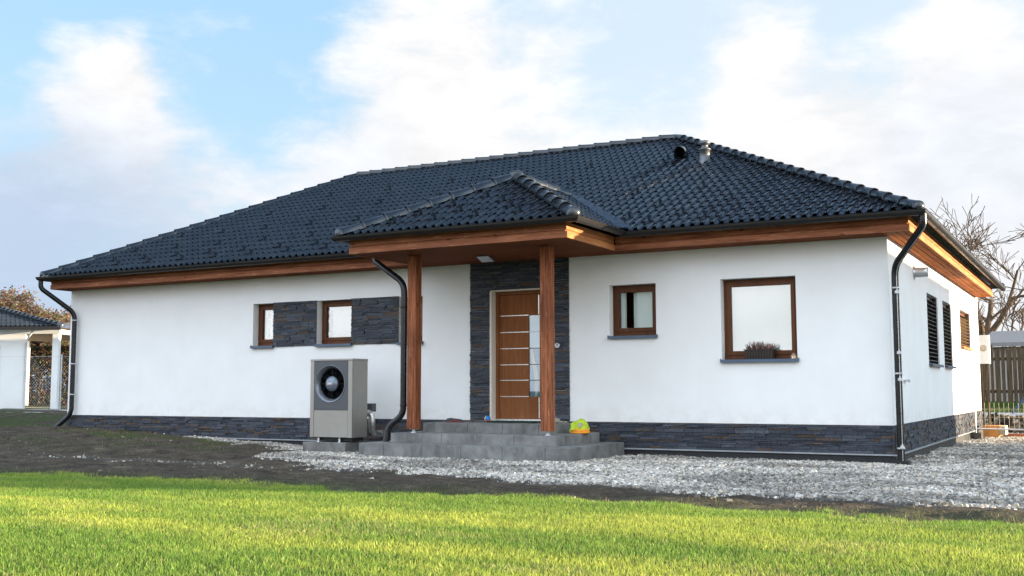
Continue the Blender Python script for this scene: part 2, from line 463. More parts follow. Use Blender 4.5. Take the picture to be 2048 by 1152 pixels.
# ------------------------------------------------------------------ lawn
M['grass'] = coloured('grass_blades', rough=.55, spec=.3, bumpy=0, bscale=6, var=.12, transl=.42)
CAM = np.array([2.5658, -15.4695, .4953])
def blades(name, x, y, hmin, hmax, wid, palf):
    n = len(x)
    z = zg(x, y)
    h = hmin + (hmax - hmin) * RNG.random(n)
    a = RNG.random(n) * 6.283; ln = np.abs(RNG.normal(.35, .3, n)) * h
    la = RNG.random(n) * 6.283
    w = wid * (.6 + .8 * RNG.random(n))
    dx, dy = np.cos(a) * w, np.sin(a) * w
    lx, ly = np.cos(la) * ln, np.sin(la) * ln
    b = np.stack([x, y, z - .006], -1)
    def P(sx, t, bend):
        return b + np.stack([dx * sx + lx * bend, dy * sx + ly * bend, h * t], -1)
    v = np.stack([P(-1, 0, 0), P(1, 0, 0), P(.75, .55, .3), P(-.75, .55, .3), P(.12, 1, 1), P(-.12, 1, 1)], 1)
    q = np.array([[0, 1, 2, 3], [3, 2, 4, 5]])
    f = (q[None] + (np.arange(n) * 6)[:, None, None]).reshape(-1, 4)
    c = palf(n, x, y)
    cc = np.repeat(c, 6, 0)
    return np_mesh(name, v.reshape(-1, 3), f, M['grass'], True, cc)
def lawn_pal(n, x, y):
    p = fbm(x * .55 + 11, y * 1.5, 4)[:, None]; p2 = fbm(x * 2.3, y * 4.4 + 8, 3)[:, None]
    t = np.clip((p - .36) * 2.6 + RNG.normal(0, .20, (n, 1)) + (p2 - .5) * .9, 0, 1)
    g = np.array([.185, .305, .048]) * (1 - t) + np.array([.455, .51, .088]) * t
    dry = RNG.random((n, 1)) < (.05 + .22 * sstep(.62, .75, fbm(x * .8 + 31, y * 1.6))[:, None])
    return np.where(dry, np.array([.44, .39, .17]), g) * (.5 + .95 * RNG.random((n, 1)))
nb = 1200000
bx = -11 + 15 * RNG.random(nb); by = -15 + 8.4 * RNG.random(nb)
nw = 130000                                             # thinner turf either side of the part in the picture
bx = np.concatenate([bx, -18 + 7 * RNG.random(nw), 4 + 5 * RNG.random(nw // 2)]); by = np.concatenate([by, -15 + 8.4 * RNG.random(nw + nw // 2)])
nb = len(bx)
# denser where the picture looks
d2 = np.hypot(bx - CAM[0], by - CAM[1])
ang = np.arctan2(-(bx - CAM[0]), by - CAM[1])
inview = (ang > math.radians(-2)) & (ang < math.radians(58)) & (d2 > 4.4)
keep = (RNG.random(nb) < np.where(inview, 1.0, np.where((bx < -11) | (bx > 4), .6, .30))) & (RNG.random(nb) < lawn_mask(bx, by))
bx, by = bx[keep], by[keep]
lawn = blades('lawn', bx, by, .014, .040, .0021, lawn_pal)
kind(lawn, 'stuff', 'bright green short cut lawn in the foreground', 'grass')
def weed_pal(n, x, y):
    t = RNG.random((n, 1))
    g = np.array([.06, .085, .022]) * (1 - t) + np.array([.12, .15, .035]) * t
    dry = RNG.random((n, 1)) < .35
    return np.where(dry, np.array([.28, .22, .11]), g) * (.6 + .6 * RNG.random((n, 1)))
n = 60000
wx = -19 + 22 * RNG.random(n); wy = -7.2 + 8 * RNG.random(n)
wd = np.clip(sstep(.46, .62, fbm(wx * .5 + 5, wy * .9)) * sstep(-8.5, -12, wx) * sstep(-4.6, -1.4, wy) + sstep(-6.0, -7.0, wy) * .55 * sstep(.4, .6, fbm(wx * 2, wy * 3)), 0, 1)
k = (RNG.random(n) < wd) & (gravel_mask(wx, wy) < .25) & ~in_solids(wx, wy)
wg = blades('weeds', wx[k], wy[k], .015, .055, .003, weed_pal)
kind(wg, 'stuff', 'thin weedy grass growing on the bare soil left of the house', 'weeds')

# ------------------------------------------------------------------ THE HOUSE
H = thing('house', 'white single storey house with black tiled hip roof and wooden porch', 'house', (0, 0, 0))
L = 16.42; W = 11.78; ZT = 2.62; RV = .22; RS = .10
def wall_panel(mb, u0, u1, z0, z1, holes, P, dep):
    """wall face with rectangular openings and their reveals; P(u,z,d) -> point, d into the wall"""
    us = sorted({u0, u1, *[h[0] for h in holes], *[h[1] for h in holes]})
    zs = sorted({z0, z1, *[h[2] for h in holes], *[h[3] for h in holes]})
    for a, b in zip(us, us[1:]):
        for c_, d in zip(zs, zs[1:]):
            mu, mz = (a + b) / 2, (c_ + d) / 2
            if any(h[0] < mu < h[1] and h[2] < mz < h[3] for h in holes): continue
            mb.quad(P(a, c_, 0), P(b, c_, 0), P(b, d, 0), P(a, d, 0))
    for a, b, c_, d in holes:
        mb.quad(P(a, c_, 0), P(a, d, 0), P(a, d, dep), P(a, c_, dep))
        mb.quad(P(b, d, 0), P(b, c_, 0), P(b, c_, dep), P(b, d, dep))
        mb.quad(P(a, d, 0), P(b, d, 0), P(b, d, dep), P(a, d, dep))
        mb.quad(P(b, c_, 0), P(a, c_, 0), P(a, c_, dep), P(b, c_, dep))
FW = [(-2.378, -1.272, .915, 2.112), (-4.165, -3.395, 1.305, 2.107), (-11.41, -10.91, 1.305, 2.105), (-9.90, -9.12, 1.305, 2.105), (-8.11, -7.625, 1.300, 2.10)]
DO = (-6.292, -5.22, .005, 2.11)
SW = [(3.60, 4.90, .90, 2.09), (5.58, 6.82, .905, 2.10), (8.18, 10.06, 1.34, 2.115)]
Pf = lambda u, z, d: (u, d, z)
Ps = lambda u, z, d: (-d, u, z)
mb = MB()
wall_panel(mb, -L, 0, 0, ZT, FW + [DO], Pf, RV)
wall_panel(mb, 0, W, 0, ZT, SW, Ps, RS)
mb.quad((-L, W, 0), (-L, 0, 0), (-L, 0, ZT), (-L, W, ZT))
mb.quad((0, W, 0), (-L, W, 0), (-L, W, ZT), (0, W, ZT))
wall = mb.build('wall', M['plaster'], H)
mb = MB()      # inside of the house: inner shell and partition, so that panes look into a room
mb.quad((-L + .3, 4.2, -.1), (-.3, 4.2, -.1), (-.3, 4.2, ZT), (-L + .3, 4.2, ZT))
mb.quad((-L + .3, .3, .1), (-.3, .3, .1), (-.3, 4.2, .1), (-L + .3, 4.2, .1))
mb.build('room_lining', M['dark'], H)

# stone cladding -------------------------------------------------
def cladding(mb, u0, u1, z0, z1, P, holes=(), dmin=.008, dmax=.032):
    z = z0
    while z < z1 - .004:
        h = min(random.choice((.026, .032, .038, .046, .055)), z1 - z)
        if z1 - (z + h) < .012: h = z1 - z
        u = u0 - random.random() * .15
        while u < u1 - .004:
            l = random.uniform(.09, .38)
            a, b = max(u, u0), min(u + l, u1)
            if u1 - b < .02: b = u1
            u = b if b > u else u + l
            if b - a < .008: continue
            segs = [(a, b)]
            for (ha, hb, hc, hd) in holes:
                if z + h <= hc + .001 or z >= hd - .001: continue
                ns = []
                for (s0, s1) in segs:
                    if s0 < ha: ns.append((s0, min(s1, ha)))
                    if s1 > hb: ns.append((max(s0, hb), s1))
                segs = [s for s in ns if s[1] - s[0] > .006]
            for (s0, s1) in segs:
                d = random.uniform(dmin, dmax)
                r = random.random()
                if r < .09: c = (.076, .054, .042)
                elif r < .17: c = (.070, .060, .056)
                elif r < .45: c = (.062, .069, .086)
                else: c = (.040, .046, .060)
                k = random.uniform(.82, 1.2); c = tuple(q * k for q in c)
                g = .0018
                j = lambda: d + random.uniform(-.006, .006)
                f4 = [P(s0 + g, z + g, -j()), P(s1 - g, z + g, -j()), P(s1 - g, z + h - g, -j()), P(s0 + g, z + h - g, -j())]
                b4 = [P(s0 + g, z + g, .005), P(s1 - g, z + g, .005), P(s1 - g, z + h - g, .005), P(s0 + g, z + h - g, .005)]
                mb.add(f4 + b4, [(0, 1, 2, 3), (1, 0, 4, 5), (2, 1, 5, 6), (3, 2, 6, 7), (0, 3, 7, 4)], c)
        z += h
PZ0 = -.385
mb = MB(); cladding(mb, -L + .01, .035, PZ0, -.006, Pf)
mb.box(-L + .02, -.004, .006, .05, -.75, -.008, (.012, .012, .014))
cladding(mb, -.035, W, PZ0, -.006, Ps)
mb.box(-.05, -.006, .06, W, -.75, -.008, (.012, .012, .014))
mb.build('plinth', M['stone'], H)
mb = MB(); cladding(mb, -6.672, -4.852, .0, 2.60, Pf, [(DO[0], DO[1], 0, DO[3])])
mb.build('stone_entrance_panel', M['stone'], H)
for a, b in ((-10.91, -9.90), (-9.12, -8.11)):
    mb = MB(); cladding(mb, a, b, 1.292, 2.112, Pf)
    mb.build('stone_panel', M['stone'], H)
mb = MB(); mb.box(-L + .02, .055, -.055, .0, PZ0 - .022, PZ0 - .003)
mb.box(.0, .055, .004, W, PZ0 - .022, PZ0 - .003)
mb.build('drip_edge', M['strip'], H)
mb = MB()       # dimpled membrane
for (a, b, P) in ((-L + .02, .02, Pf), (.02, W, Ps)):
    mb.quad(P(a, -.9, -.012), P(b, -.9, -.012), P(b, PZ0 - .022, -.012), P(a, PZ0 - .022, -.012))
    u = a
    while u < b - .03:
        for k in range(5):
            z = PZ0 - .04 - k * .028
            du = .014 if k % 2 else 0
            c = Vector(P(u + du + .014, z, -.020))
            r = .009
            pts = [P(u + du + .014 - r, z - r, -.012), P(u + du + .014 + r, z - r, -.012), P(u + du + .014 + r, z + r, -.012), P(u + du + .014 - r, z + r, -.012)]
            mb.add([c] + pts, [(0, 1, 2), (0, 2, 3), (0, 3, 4), (0, 4, 1)])
        u += .03
mb.build('foundation_membrane', M['membrane'], H)

# windows --------------------------------------------------------
M['glass'] = glass('window_glass', .26)
M['glass_clear'] = glass('window_glass_clear', .0)
def frame_ring(mb, a, b, c_, d, t, y0, y1, tb=None):
    tb = tb or t
    mb.box(a, a + t, y0, y1, c_, d); mb.box(b - t, b, y0, y1, c_, d)
    mb.box(a + t, b - t, y0 + .0008, y1, d - t, d); mb.box(a + t, b - t, y0 + .0008, y1, c_, c_ + tb)
def front_window(a, b, c_, d, gl, label=None):
    yf = RV - .075
    mb = MB(); frame_ring(mb, a + .002, b - .002, c_ + .012, d - .002, .058, yf, RV + .02, .075)
    w = mb.build('window', M['frame'], H, bevel=.004)
    mb = MB(); frame_ring(mb, a + .052, b - .052, c_ + .078, d - .052, .058, yf - .014, RV, .06)
    mb.build('sash', M['frame'], w, bevel=.005)
    mb = MB(); mb.box(a + .105, b - .105, yf + .02, yf + .026, c_ + .135, d - .105)
    mb.build('pane', gl, w)
    mb = MB(); frame_ring(mb, a + .104, b - .104, c_ + .132, d - .104, .007, yf + .002, yf + .02)
    mb.build('seal', M['rubber'], w)
    mb = MB()
    mb.box(a - .012, b + .022, -.058, yf + .006, c_ - .002, c_ + .010)
    mb.box(a - .012, b + .022, -.0585, -.052, c_ - .034, c_ - .0025)
    mb.box(a - .013, a - .009, -.056, -.002, c_ - .030, c_ + .022); mb.box(b + .019, b + .023, -.056, -.002, c_ - .030, c_ + .022)
    mb.build('sill', M['sill'], w)
    if label: w['label'] = label
    return w
def curtain(w, a, b, z0, z1, y, amp=.006, n=26, name='blind', mat=None):
    mb = MB(); vs = []; fs = []
    for i in range(n + 1):
        u = a + (b - a) * i / n
        dy = amp * math.sin(i * 1.9) + amp * .4 * math.sin(i * .7)
        vs += [(u, y + dy, z0), (u, y + dy, z1)]
    fs = [(2 * i, 2 * i + 2, 2 * i + 3, 2 * i + 1) for i in range(n)]
    mb.add(vs, fs, None, True)
    return mb.build(name, mat or M['blind'], w)
YB = RV + .04
w = front_window(*FW[0], M['glass'], 'largest front window with flower box on its sill'); curtain(w, -2.30, -1.33, 1.0, 2.05, YB, .0006, 40)
w = front_window(*FW[1], M['glass_clear'], 'small square front window with parted curtain')
curtain(w, -3.86, -3.43, 1.38, 2.06, YB, .003); curtain(w, -4.12, -3.985, 1.38, 2.06, YB, .008, 14, 'curtain')
w = front_window(*FW[2], M['glass']); curtain(w, -11.22, -10.95, 1.38, 2.06, YB, .0006)
curtain(w, -11.36, -11.27, 1.38, 2.06, YB, .006, 8, 'curtain')
w = front_window(*FW[3], M['glass']); curtain(w, -9.74, -9.16, 1.38, 2.06, YB, .0006)
w = front_window(*FW[4], M['glass']); curtain(w, -8.06, -7.67, 1.38, 2.06, YB, .002)
for i, (a, b, c_, d) in enumerate(SW):
    mb = MB()
    mb.box(-RS - .04, -RS + .006, a + .002, a + .06, c_ + .012, d - .002); mb.box(-RS - .04, -RS + .006, b - .06, b - .002, c_ + .012, d - .002)
    mb.box(-RS - .04, -RS + .005, a + .06, b - .06, d - .07, d - .002); mb.box(-RS - .04, -RS + .005, a + .06, b - .06, c_ + .012, c_ + .08)
    w = mb.build('window', M['frame'] if i == 2 else M['black'], H, bevel=.004)
    mb = MB(); mb.box(-RS - .03, -RS - .024, a + .06, b - .06, c_ + .08, d - .07); mb.build('pane', M['glass_clear'], w)
    mb = MB(); mb.box(-RS - .10, -RS - .095, a + .01, b - .01, c_ + .02, d - .02); mb.build('blind', M['dark'], w)
    mb = MB(); nsl = int((d - c_ - .1) / .068)
    for k in range(nsl):
        z = c_ + .06 + k * .068
        mb.obox((-.052, (a + b) / 2, z), (.030, 0, .012), (0, (b - a) / 2 - .02, 0), (-.0012, 0, .003))
    mb.box(-.085, -.02, a + .006, a + .022, c_ + .01, d - .01); mb.box(-.085, -.02, b - .022, b - .006, c_ + .01, d - .01)
    mb.build('venetian_blind', M['black'] if i < 2 else simple('bronze_slats', (.16, .09, .04), .5), w)
    mb = MB(); mb.box(-RS + .006, .062, a - .02, b + .03, c_ - .004, c_ + .010); mb.box(.056, .064, a - .02, b + .03, c_ - .035, c_ - .0045)
    mb.build('sill', M['sill'] if i < 2 else M['wood_y'], w)

# front door -----------------------------------------------------
dx0, dx1, dz0, dz1 = DO
mb = MB()
mb.box(dx0 + .035, dx0 + .085, .115, .21, dz0, dz1 - .008); mb.box(dx1 - .05, dx1 - .002, .115, .21, dz0, dz1 - .008)
mb.box(dx0 + .085, dx1 - .05, .116, .21, dz1 - .058, dz1 - .008)
door = mb.build('front_door', M['door'], H, bevel=.004)
la, lb = dx0 + .092, dx1 - .057
gx0, gx1, gz0, gz1 = -5.652, -5.452, .383, 1.702
mb = MB()
mb.box(la, gx0, .135, .20, .025, 2.045); mb.box(gx1, lb, .135, .20, .025, 2.045)
mb.box(gx0, gx1, .135, .20, .025, gz0); mb.box(gx0, gx1, .135, .20, gz1, 2.045)
mb.build('door_leaf', M['door'], door)
mb = MB(); mb.box(gx0, gx1, .150, .156, gz0, gz1); mb.build('glass_insert', glass('door_glass', .10, (.9, .96, 1.0)), door)
mb = MB()
for z in (1.705, 1.432, 1.166, .902, .648, .385):
    mb = MB(); mb.box(la + .012, gx0 - .001, .1325, .1365, z - .007, z + .007); mb.build('steel_strip', M['steel'], door)
for za, zb in ((gz1 + .012, 2.03), (.04, gz0 - .012)):
    mb = MB(); mb.box(gx1 - .022, gx1 - .004, .1325, .1365, za, zb); mb.build('steel_strip', M['steel'], door)
mb = MB()
for z in (1.432, 1.166, .902, .648):
    mb = MB(); mb.box(gx0, gx1, .144, .149, z - .005, z + .005); mb.build('glazing_bar', M['dark'] if z < 1.2 else M['white'], door)
mb = MB(); mb.box(gx0, gx1, .166, .170, gz0, 1.16); mb.build('painted_reflection', simple('blue_reflection_paint', (.10, .21, .31), .6, 0, .3, .2, 3), door)  # blue-grey backing paints in what the lower door glass would reflect
mb = MB(); mb.box(gx0, gx1, .166, .170, 1.161, gz1); mb.build('pale_backing', simple('pale_backing', (.62, .70, .70), .7, 0, .3, .06, 3), door)  # plain pale sheet behind the upper door glass
mb = MB(); vs = []
for k in range(25):
    t = k / 24; z = gz0 + .0 + t * .80
    xc = gx0 + .085 + .045 * math.sin(2.6 - t * 4.2); wd_ = .022 + .014 * math.sin(t * 3.1)
    vs += [(xc - wd_, .1645, z), (xc + wd_, .1645, z)]
mb.add(vs, [(2 * k, 2 * k + 1, 2 * k + 3, 2 * k + 2) for k in range(24)])
mb.build('etched_swirl', simple('etched_cream', (.60, .55, .47), .7), door)
mb = MB(); mb.box(dx0 + .036, dx1 - .002, .09, .20, -.012, .022); mb.build('threshold', M['steel'], door)
mb = MB(); mb.tube([(-5.36, .075, .55), (-5.36, .075, 1.55)], .016, 12); mb.tube([(-5.36, .075, .65), (-5.36, .14, .65)], .009, 8); mb.tube([(-5.36, .075, 1.45), (-5.36, .14, 1.45)], .009, 8)
mb.build('handle', M['steel'], door)
mb = MB(); mb.box(dx0 - .002, dx0 + .034, -.022, .20, .0, dz1 + .0); mb.box(dx0 + .034, dx1, -.022, .114, dz1 - .008, dz1 + .012)
mb.build('door_jamb', simple('reveal_beige', (.66, .60, .52), .8, 0, .3, .03, 2), door)
mb = MB(); mb.lathe((-5.05, -.02, 1.19), (0, -1, 0), [(.0, .0), (.022, .0), (.022, .028), (.038, .03), (.042, .024), (.042, 0)], 20)
mb.build('doorbell_ring', M['galv'], H)

# roof -----------------------------------------------------------
def tile_field(name, O, U, V, ulen, vlen, clips, parent, per=.146, expo=.315, seed=0):
    O, U, V = Vector(O), Vector(U).normalized(), Vector(V).normalized()
    Nn = U.cross(V).normalized()
    fr = [0, .20, .40, .44, .50, .57, .64, .69, .73, .80, .86, .90, .935, .965]
    hh = [.0, -.003, .0, .005, .018, .029, .035, .031, .037, .043, .041, .028, .005, .0]
    ncol = int(ulen / per) + 1; nrow = int(vlen / expo + 1)
    rng = np.random.default_rng(seed)
    us = np.concatenate([[(i + f) * per for f in fr] for i in range(ncol)] + [[ncol * per]])
    hs = np.concatenate([hh] * ncol + [[hh[0]]])
    nu = len(us)
    verts = []; faces = []; smooth = []
    for r in range(nrow):
        v0 = r * expo; v1 = (r + 1) * expo + .075
        jit = np.repeat(rng.normal(0, .0012, ncol), len(fr)); jit = np.append(jit, jit[-1])
        off = len(verts)
        lip = hs * 1.05 + .017 + jit; top = hs * .70 + .004
        for uu, h in zip(us, lip): verts.append(O + U * uu + V * (v0 + .002 * math.sin(uu * 40)) + Nn * h)
        for uu, h in zip(us, lip * .55 + top * .45): verts.append(O + U * uu + V * (v0 + expo * .5) + Nn * h)
        for uu, h in zip(us, top): verts.append(O + U * uu + V * v1 + Nn * h)
        for b in range(2):
            for i in range(nu - 1):
                faces.append((off + b * nu + i, off + b * nu + i + 1, off + (b + 1) * nu + i + 1, off + (b + 1) * nu + i)); smooth.append(True)
        o2 = len(verts)
        for uu, h in zip(us, lip): verts.append(O + U * uu + V * (v0 + .002 * math.sin(uu * 40)) + Nn * h)
        for uu, h in zip(us, lip - .008): verts.append(O + U * uu + V * (v0 + .001) + Nn * h)
        for uu, h in zip(us, hs * .70 - .004): verts.append(O + U * uu + V * (v0 + .085) + Nn * h)
        for b in range(2):
            for i in range(nu - 1):
                faces.append((o2 + (b + 1) * nu + i, o2 + (b + 1) * nu + i + 1, o2 + b * nu + i + 1, o2 + b * nu + i)); smooth.append(False)
    me = bpy.data.meshes.new(name)
    me.from_pydata([tuple(v) for v in verts], [], faces)
    me.polygons.foreach_set('use_smooth', smooth)
    bm = bmesh.new(); bm.from_mesh(me)
    for (co_, no_) in clips:
        bmesh.ops.bisect_plane(bm, geom=bm.verts[:] + bm.edges[:] + bm.faces[:], plane_co=Vector(co_), plane_no=Vector(no_), clear_outer=True)
    bmesh.ops.bisect_plane(bm, geom=bm.verts[:] + bm.edges[:] + bm.faces[:], plane_co=O + V * vlen, plane_no=V, clear_outer=True)
    bm.to_mesh(me); bm.free()
    me.materials.append(M['tile'])
    o = bpy.data.objects.new(name, me); COL.objects.link(o); o.parent = parent; WL[o.name] = Vector(WL[parent.name])
    me.transform(Matrix.Translation(-WL[parent.name]))
    return o
def vplane(a, b, inside):
    """vertical plane through a-b; outward normal away from inside"""
    d = Vector((b[0] - a[0], b[1] - a[1], 0)).normalized(); n_ = Vector((d.y, -d.x, 0))
    if n_.dot(Vector(inside) - Vector(a)) > 0: n_ = -n_
    return (Vector(a), n_)
EZ = 2.835
FR = Vector((.50, -.60, EZ)); FL = Vector((-16.54, -.60, EZ)); BR = Vector((.50, 12.1, EZ)); BL = Vector((-16.54, 12.1, EZ))
AR = Vector((-5.06, 5.68, 5.70)); AL = Vector((-13.25, 5.68, 5.70))
up_f = (Vector((0, AR.y - FR.y, AR.z - FR.z))).normalized()
main = tile_field('roof', (FL.x - .02, FL.y, FL.z), (1, 0, 0), up_f, 17.3, Vector((0, AR.y - FR.y, AR.z - FR.z)).length + .01, [vplane(FR, AR, (-8, 1, 0)), vplane(FL, AL, (-8, 1, 0))], H, seed=1)
main['label'] = 'large main roof of dark anthracite interlocking tiles'
up_r = Vector((AR.x - FR.x, 0, AR.z - FR.z)).normalized()
side = tile_field('side_roof_face', (FR.x, FR.y, FR.z), (0, 1, 0), up_r, 12.8, 6.3, [vplane(FR, AR, (0, 5, 0)), vplane(BR, AR, (0, 5, 0))], main, seed=2)
mb = MB()
k = .012
mb.add([FR, AR, BR], [(0, 1, 2)]); mb.add([FL, AL, BL], [(0, 2, 1)]); mb.add([BL, BR, AR, AL], [(0, 1, 2, 3)]); mb.add([FL, FR, AR, AL], [(0, 1, 2, 3)])
for i, v in enumerate(mb.v): mb.v[i] = (v[0], v[1], v[2] - .02)
mb.build('roof_underlay', M['tile'], main)

def caps(mb, a, b, r=.105, ln=.36, lift=.05, endball=True):
    a, b = Vector(a), Vector(b); d = (b - a); n_ = max(1, int(d.length / ln)); t = d.normalized()
    s = Vector((t.y, -t.x, 0)).normalized(); u = s.cross(t).normalized()
    if u.z < 0: u = -u
    st = d.length / n_; K = 10
    for i in range(n_):
        p0 = a + t * (i * st - .015) + u * (lift + .012); p1 = a + t * ((i + 1) * st + .02) + u * (lift - .006)
        vs = []
        for p, rr in ((p0, r * 1.08), (p0 + t * .04, r * 1.06), (p0 + t * .045, r), (p1, r * .93)):
            for k in range(K + 1):
                an = math.radians(-8 + 196 * k / K)
                vs.append(p + s * (math.cos(an) * rr) + u * (math.sin(an) * rr - r * .25))
        fs = [(q * (K + 1) + k, q * (K + 1) + k + 1, (q + 1) * (K + 1) + k + 1, (q + 1) * (K + 1) + k) for q in range(3) for k in range(K)]
        mb.add(vs, fs, None, True)
        lip = vs[:K + 1]; inn = [p0 + (v - p0) * .86 for v in lip]
        mb.add(lip + inn, [(k, K + 1 + k, K + 2 + k, k + 1) for k in range(K)])
    if endball:
        p = a + u * (lift + .012); R_ = r * 1.08
        vs = []; J = 6
        for j in range(J + 1):
            be = math.radians(90 * j / J)
            for k in range(K + 1):
                an = math.radians(-8 + 196 * k / K)
                vs.append(p - t * (math.sin(be) * R_ * .8) + (s * math.cos(an) + u * math.sin(an)) * (R_ * math.cos(be)) - u * (r * .25))
        mb.add(vs, [(j * (K + 1) + k, (j + 1) * (K + 1) + k, (j + 1) * (K + 1) + k + 1, j * (K + 1) + k + 1) for j in range(J) for k in range(K)], None, True)
for nm, a, b in (('hip_cap', FR, AR), ('hip_cap', FL, AL), ('hip_cap', BR, AR), ('ridge_cap', AL, AR)):
    mb = MB(); caps(mb, a, b, .080, .36, .04); mb.build(nm, M['cap'], main)
# porch roof
PZ = 2.85; PX0, PX1, PY0 = -7.66, -3.72, -2.22
PA = Vector((-5.69, -.21, 3.895)); PL = Vector((PX0, PY0, PZ)); PR = Vector((PX1, PY0, PZ)); PB = Vector((-5.69, 1.71, 3.895))
slope_main = (AR.z - FR.z) / (AR.y - FR.y)
upp = Vector((0, PA.y - PY0, PA.z - PZ)).normalized()
porch = tile_field('porch_roof', (PX0 - .02, PY0, PZ), (1, 0, 0), upp, 4.1, 2.5, [vplane(PR, PA, (-5.7, -2.2, 0)), vplane(PL, PA, (-5.7, -2.2, 0))], H, seed=3)
porch['label'] = 'small hipped roof over the entrance porch'
upr = Vector((PA.x - PX1, 0, PA.z - PZ)).normalized(); upl = Vector((PA.x - PX0, 0, PA.z - PZ)).normalized()
nmain = Vector((0, -slope_main, 1)).normalized()
cl_main = (FR + Vector((0, 0, .0)), -nmain)
s1 = tile_field('side_roof_face', (PX1, PY0, PZ), (0, 1, 0), upr, 4.3, Vector((PA.x - PX1, 0, PA.z - PZ)).length + .01, [vplane(PR, PA, (-3.8, 0, 0)), cl_main], porch, seed=4)
s2 = tile_field('side_roof_face', (PX0, PY0 + 4.3, PZ), (0, -1, 0), upl, 4.3, Vector((PA.x - PX1, 0, PA.z - PZ)).length + .01, [vplane(PL, PA, (-7.6, 0, 0)), cl_main], porch, seed=5)
mb = MB()
ctr = Vector((PX1, 2.0, PZ)); ctl = Vector((PX0, 2.0, PZ))
mb.add([PR, ctr, PB, PA], [(0, 1, 2, 3)]); mb.add([PL, PA, PB, ctl], [(0, 1, 2, 3)]); mb.add([PL, PR, PA], [(0, 1, 2)])
for i, v in enumerate(mb.v): mb.v[i] = (v[0], v[1], v[2] - .02)
bm_ = mb.build('roof_underlay', M['tile'], porch)
for nm, a, b in (('hip_cap', PL, PA), ('hip_cap', PR, PA)):
    mb = MB(); caps(mb, a, b, .10, .36, .045); mb.build(nm, M['cap'], porch)
mb = MB(); caps(mb, PB + Vector((0, -.05, 0)), PA, .10, .40, .045, False)
mb.lathe(PA + Vector((0, 0, .05)), (0, 0, 1), [(.13, -.03), (.12, .03), (.09, .07), (.045, .092), (.0, .098)], 16)
mb.build('ridge_cap', M['cap'], porch)
# valley flashing, both sides
M['flash'] = simple('valley_flashing', (.028, .036, .05), .35, .4, .5, .12, 4)
for sx, px in ((1, PX1), (-1, PX0)):
    mb = MB()
    a = Vector((px, FR.y + (PZ - EZ) / slope_main, PZ)); b = PB
    lift = Vector((0, 0, .052))
    mb.quad(a + lift + Vector((sx * .20, -.0, 0)), b + lift + Vector((sx * .17, .02, 0)), b + lift + Vector((0, 0, .012)), a + lift + Vector((-sx * .03, 0, .012)))
    mb.build('valley_flashing', M['flash'], porch)
# snow guards: little upright hooks in staggered rows
def guard_mesh(V, Nn, U):
    mb = MB()
    c = Vector((0, 0, 0))
    mb.obox(c + V * .06 + Nn * .006, U * .017, V * .10, Nn * .003)
    mb.obox(c - V * .035 + Nn * .052, U * .017, V * .004, Nn * .048)
    mb.obox(c - V * .0 + Nn * .045, U * .005, V * .03, Nn * .035)
    return mb
def guards(parent, O, U, V, cells, per=.146, expo=.315):
    O, U, V = Vector(O), Vector(U).normalized(), Vector(V).normalized(); Nn = U.cross(V).normalized()
    src = None
    for (cu, rv) in cells:
        p = O + U * ((cu + .24) * per) + V * (rv * expo + .12) + Nn * .022
        if src is None:
            src = guard_mesh(V, Nn, U).build('snow_guard', M['flash'], parent, at=(0, 0, 0)); o = src
        else:
            o = src.copy(); COL.objects.link(o); o.parent = parent
        o.location = p
def inside_main(cu, rv):
    x = FL.x - .02 + (cu + .3) * .146; y = FL.y + up_f.y * (rv * .315 + .13)
    t = (y - FL.y) / (AL.y - FL.y)
    if not (FL.x + (AL.x - FL.x) * t + .5 < x < FR.x + (AR.x - FR.x) * t - .5): return False
    if PX0 - .2 < x < PX1 + .2:
        z = EZ + slope_main * (y + .6); zp = PA.z - abs(x - PA.x) * (PA.z - PZ) / (PX1 - PA.x)
        if z < zp + .15: return False
    return True
cells = []
for rv, st, of in ((1, 6, 0), (2, 6, 3), (4, 8, 1), (7, 8, 4), (11, 10, 2), (15, 11, 5)):
    for cu in range(of, 119, st):
        if inside_main(cu, rv): cells.append((cu, rv))
random.shuffle(cells); cells = cells[:92]
guards(main, (FL.x - .02, FL.y, FL.z), (1, 0, 0), up_f, cells)
guards(porch, (PX0 - .02, PY0, PZ), (1, 0, 0), upp, [(5, 1), (10, 1), (15, 1), (20, 1), (24, 1), (7, 2), (12, 2), (18, 2), (10, 3), (16, 3), (13, 4)])
# roof outlets
mb = MB(); p = Vector((-3.67, 3.28, 4.62))
mb.lathe(p, (0, 0, 1), [(r_ * .78, h_ * .85) for r_, h_ in [(.17, -.15), (.16, .0), (.125, .03), (.125, .24), (.15, .25), (.15, .27), (.08, .30), (.08, .36), (.13, .38), (.13, .42), (.09, .45), (.0, .47)]], 22)
mb.build('roof_outlet', simple('dull_zinc', (.12, .12, .13), .4, .6, .5, .25, 6), main)
mb = MB(); p = Vector((-4.27, 3.80, 4.86)); vs = []
for j, (vv, sc) in enumerate(((-.14, 1.0), (.02, .85), (.22, .3), (.30, .05))):
    for k in range(9):
        an = math.pi * k / 8
        vs.append(p + up_f * vv + Vector((1, 0, 0)) * (math.cos(an) * .13 * sc) + nmain * (math.sin(an) ** .8 * .24 * sc + .01))
mb.add(vs, [(j * 9 + k, j * 9 + k + 1, (j + 1) * 9 + k + 1, (j + 1) * 9 + k) for j in range(3) for k in range(8)], None, True)
mb.build('vent_tile', M['tile'], main)

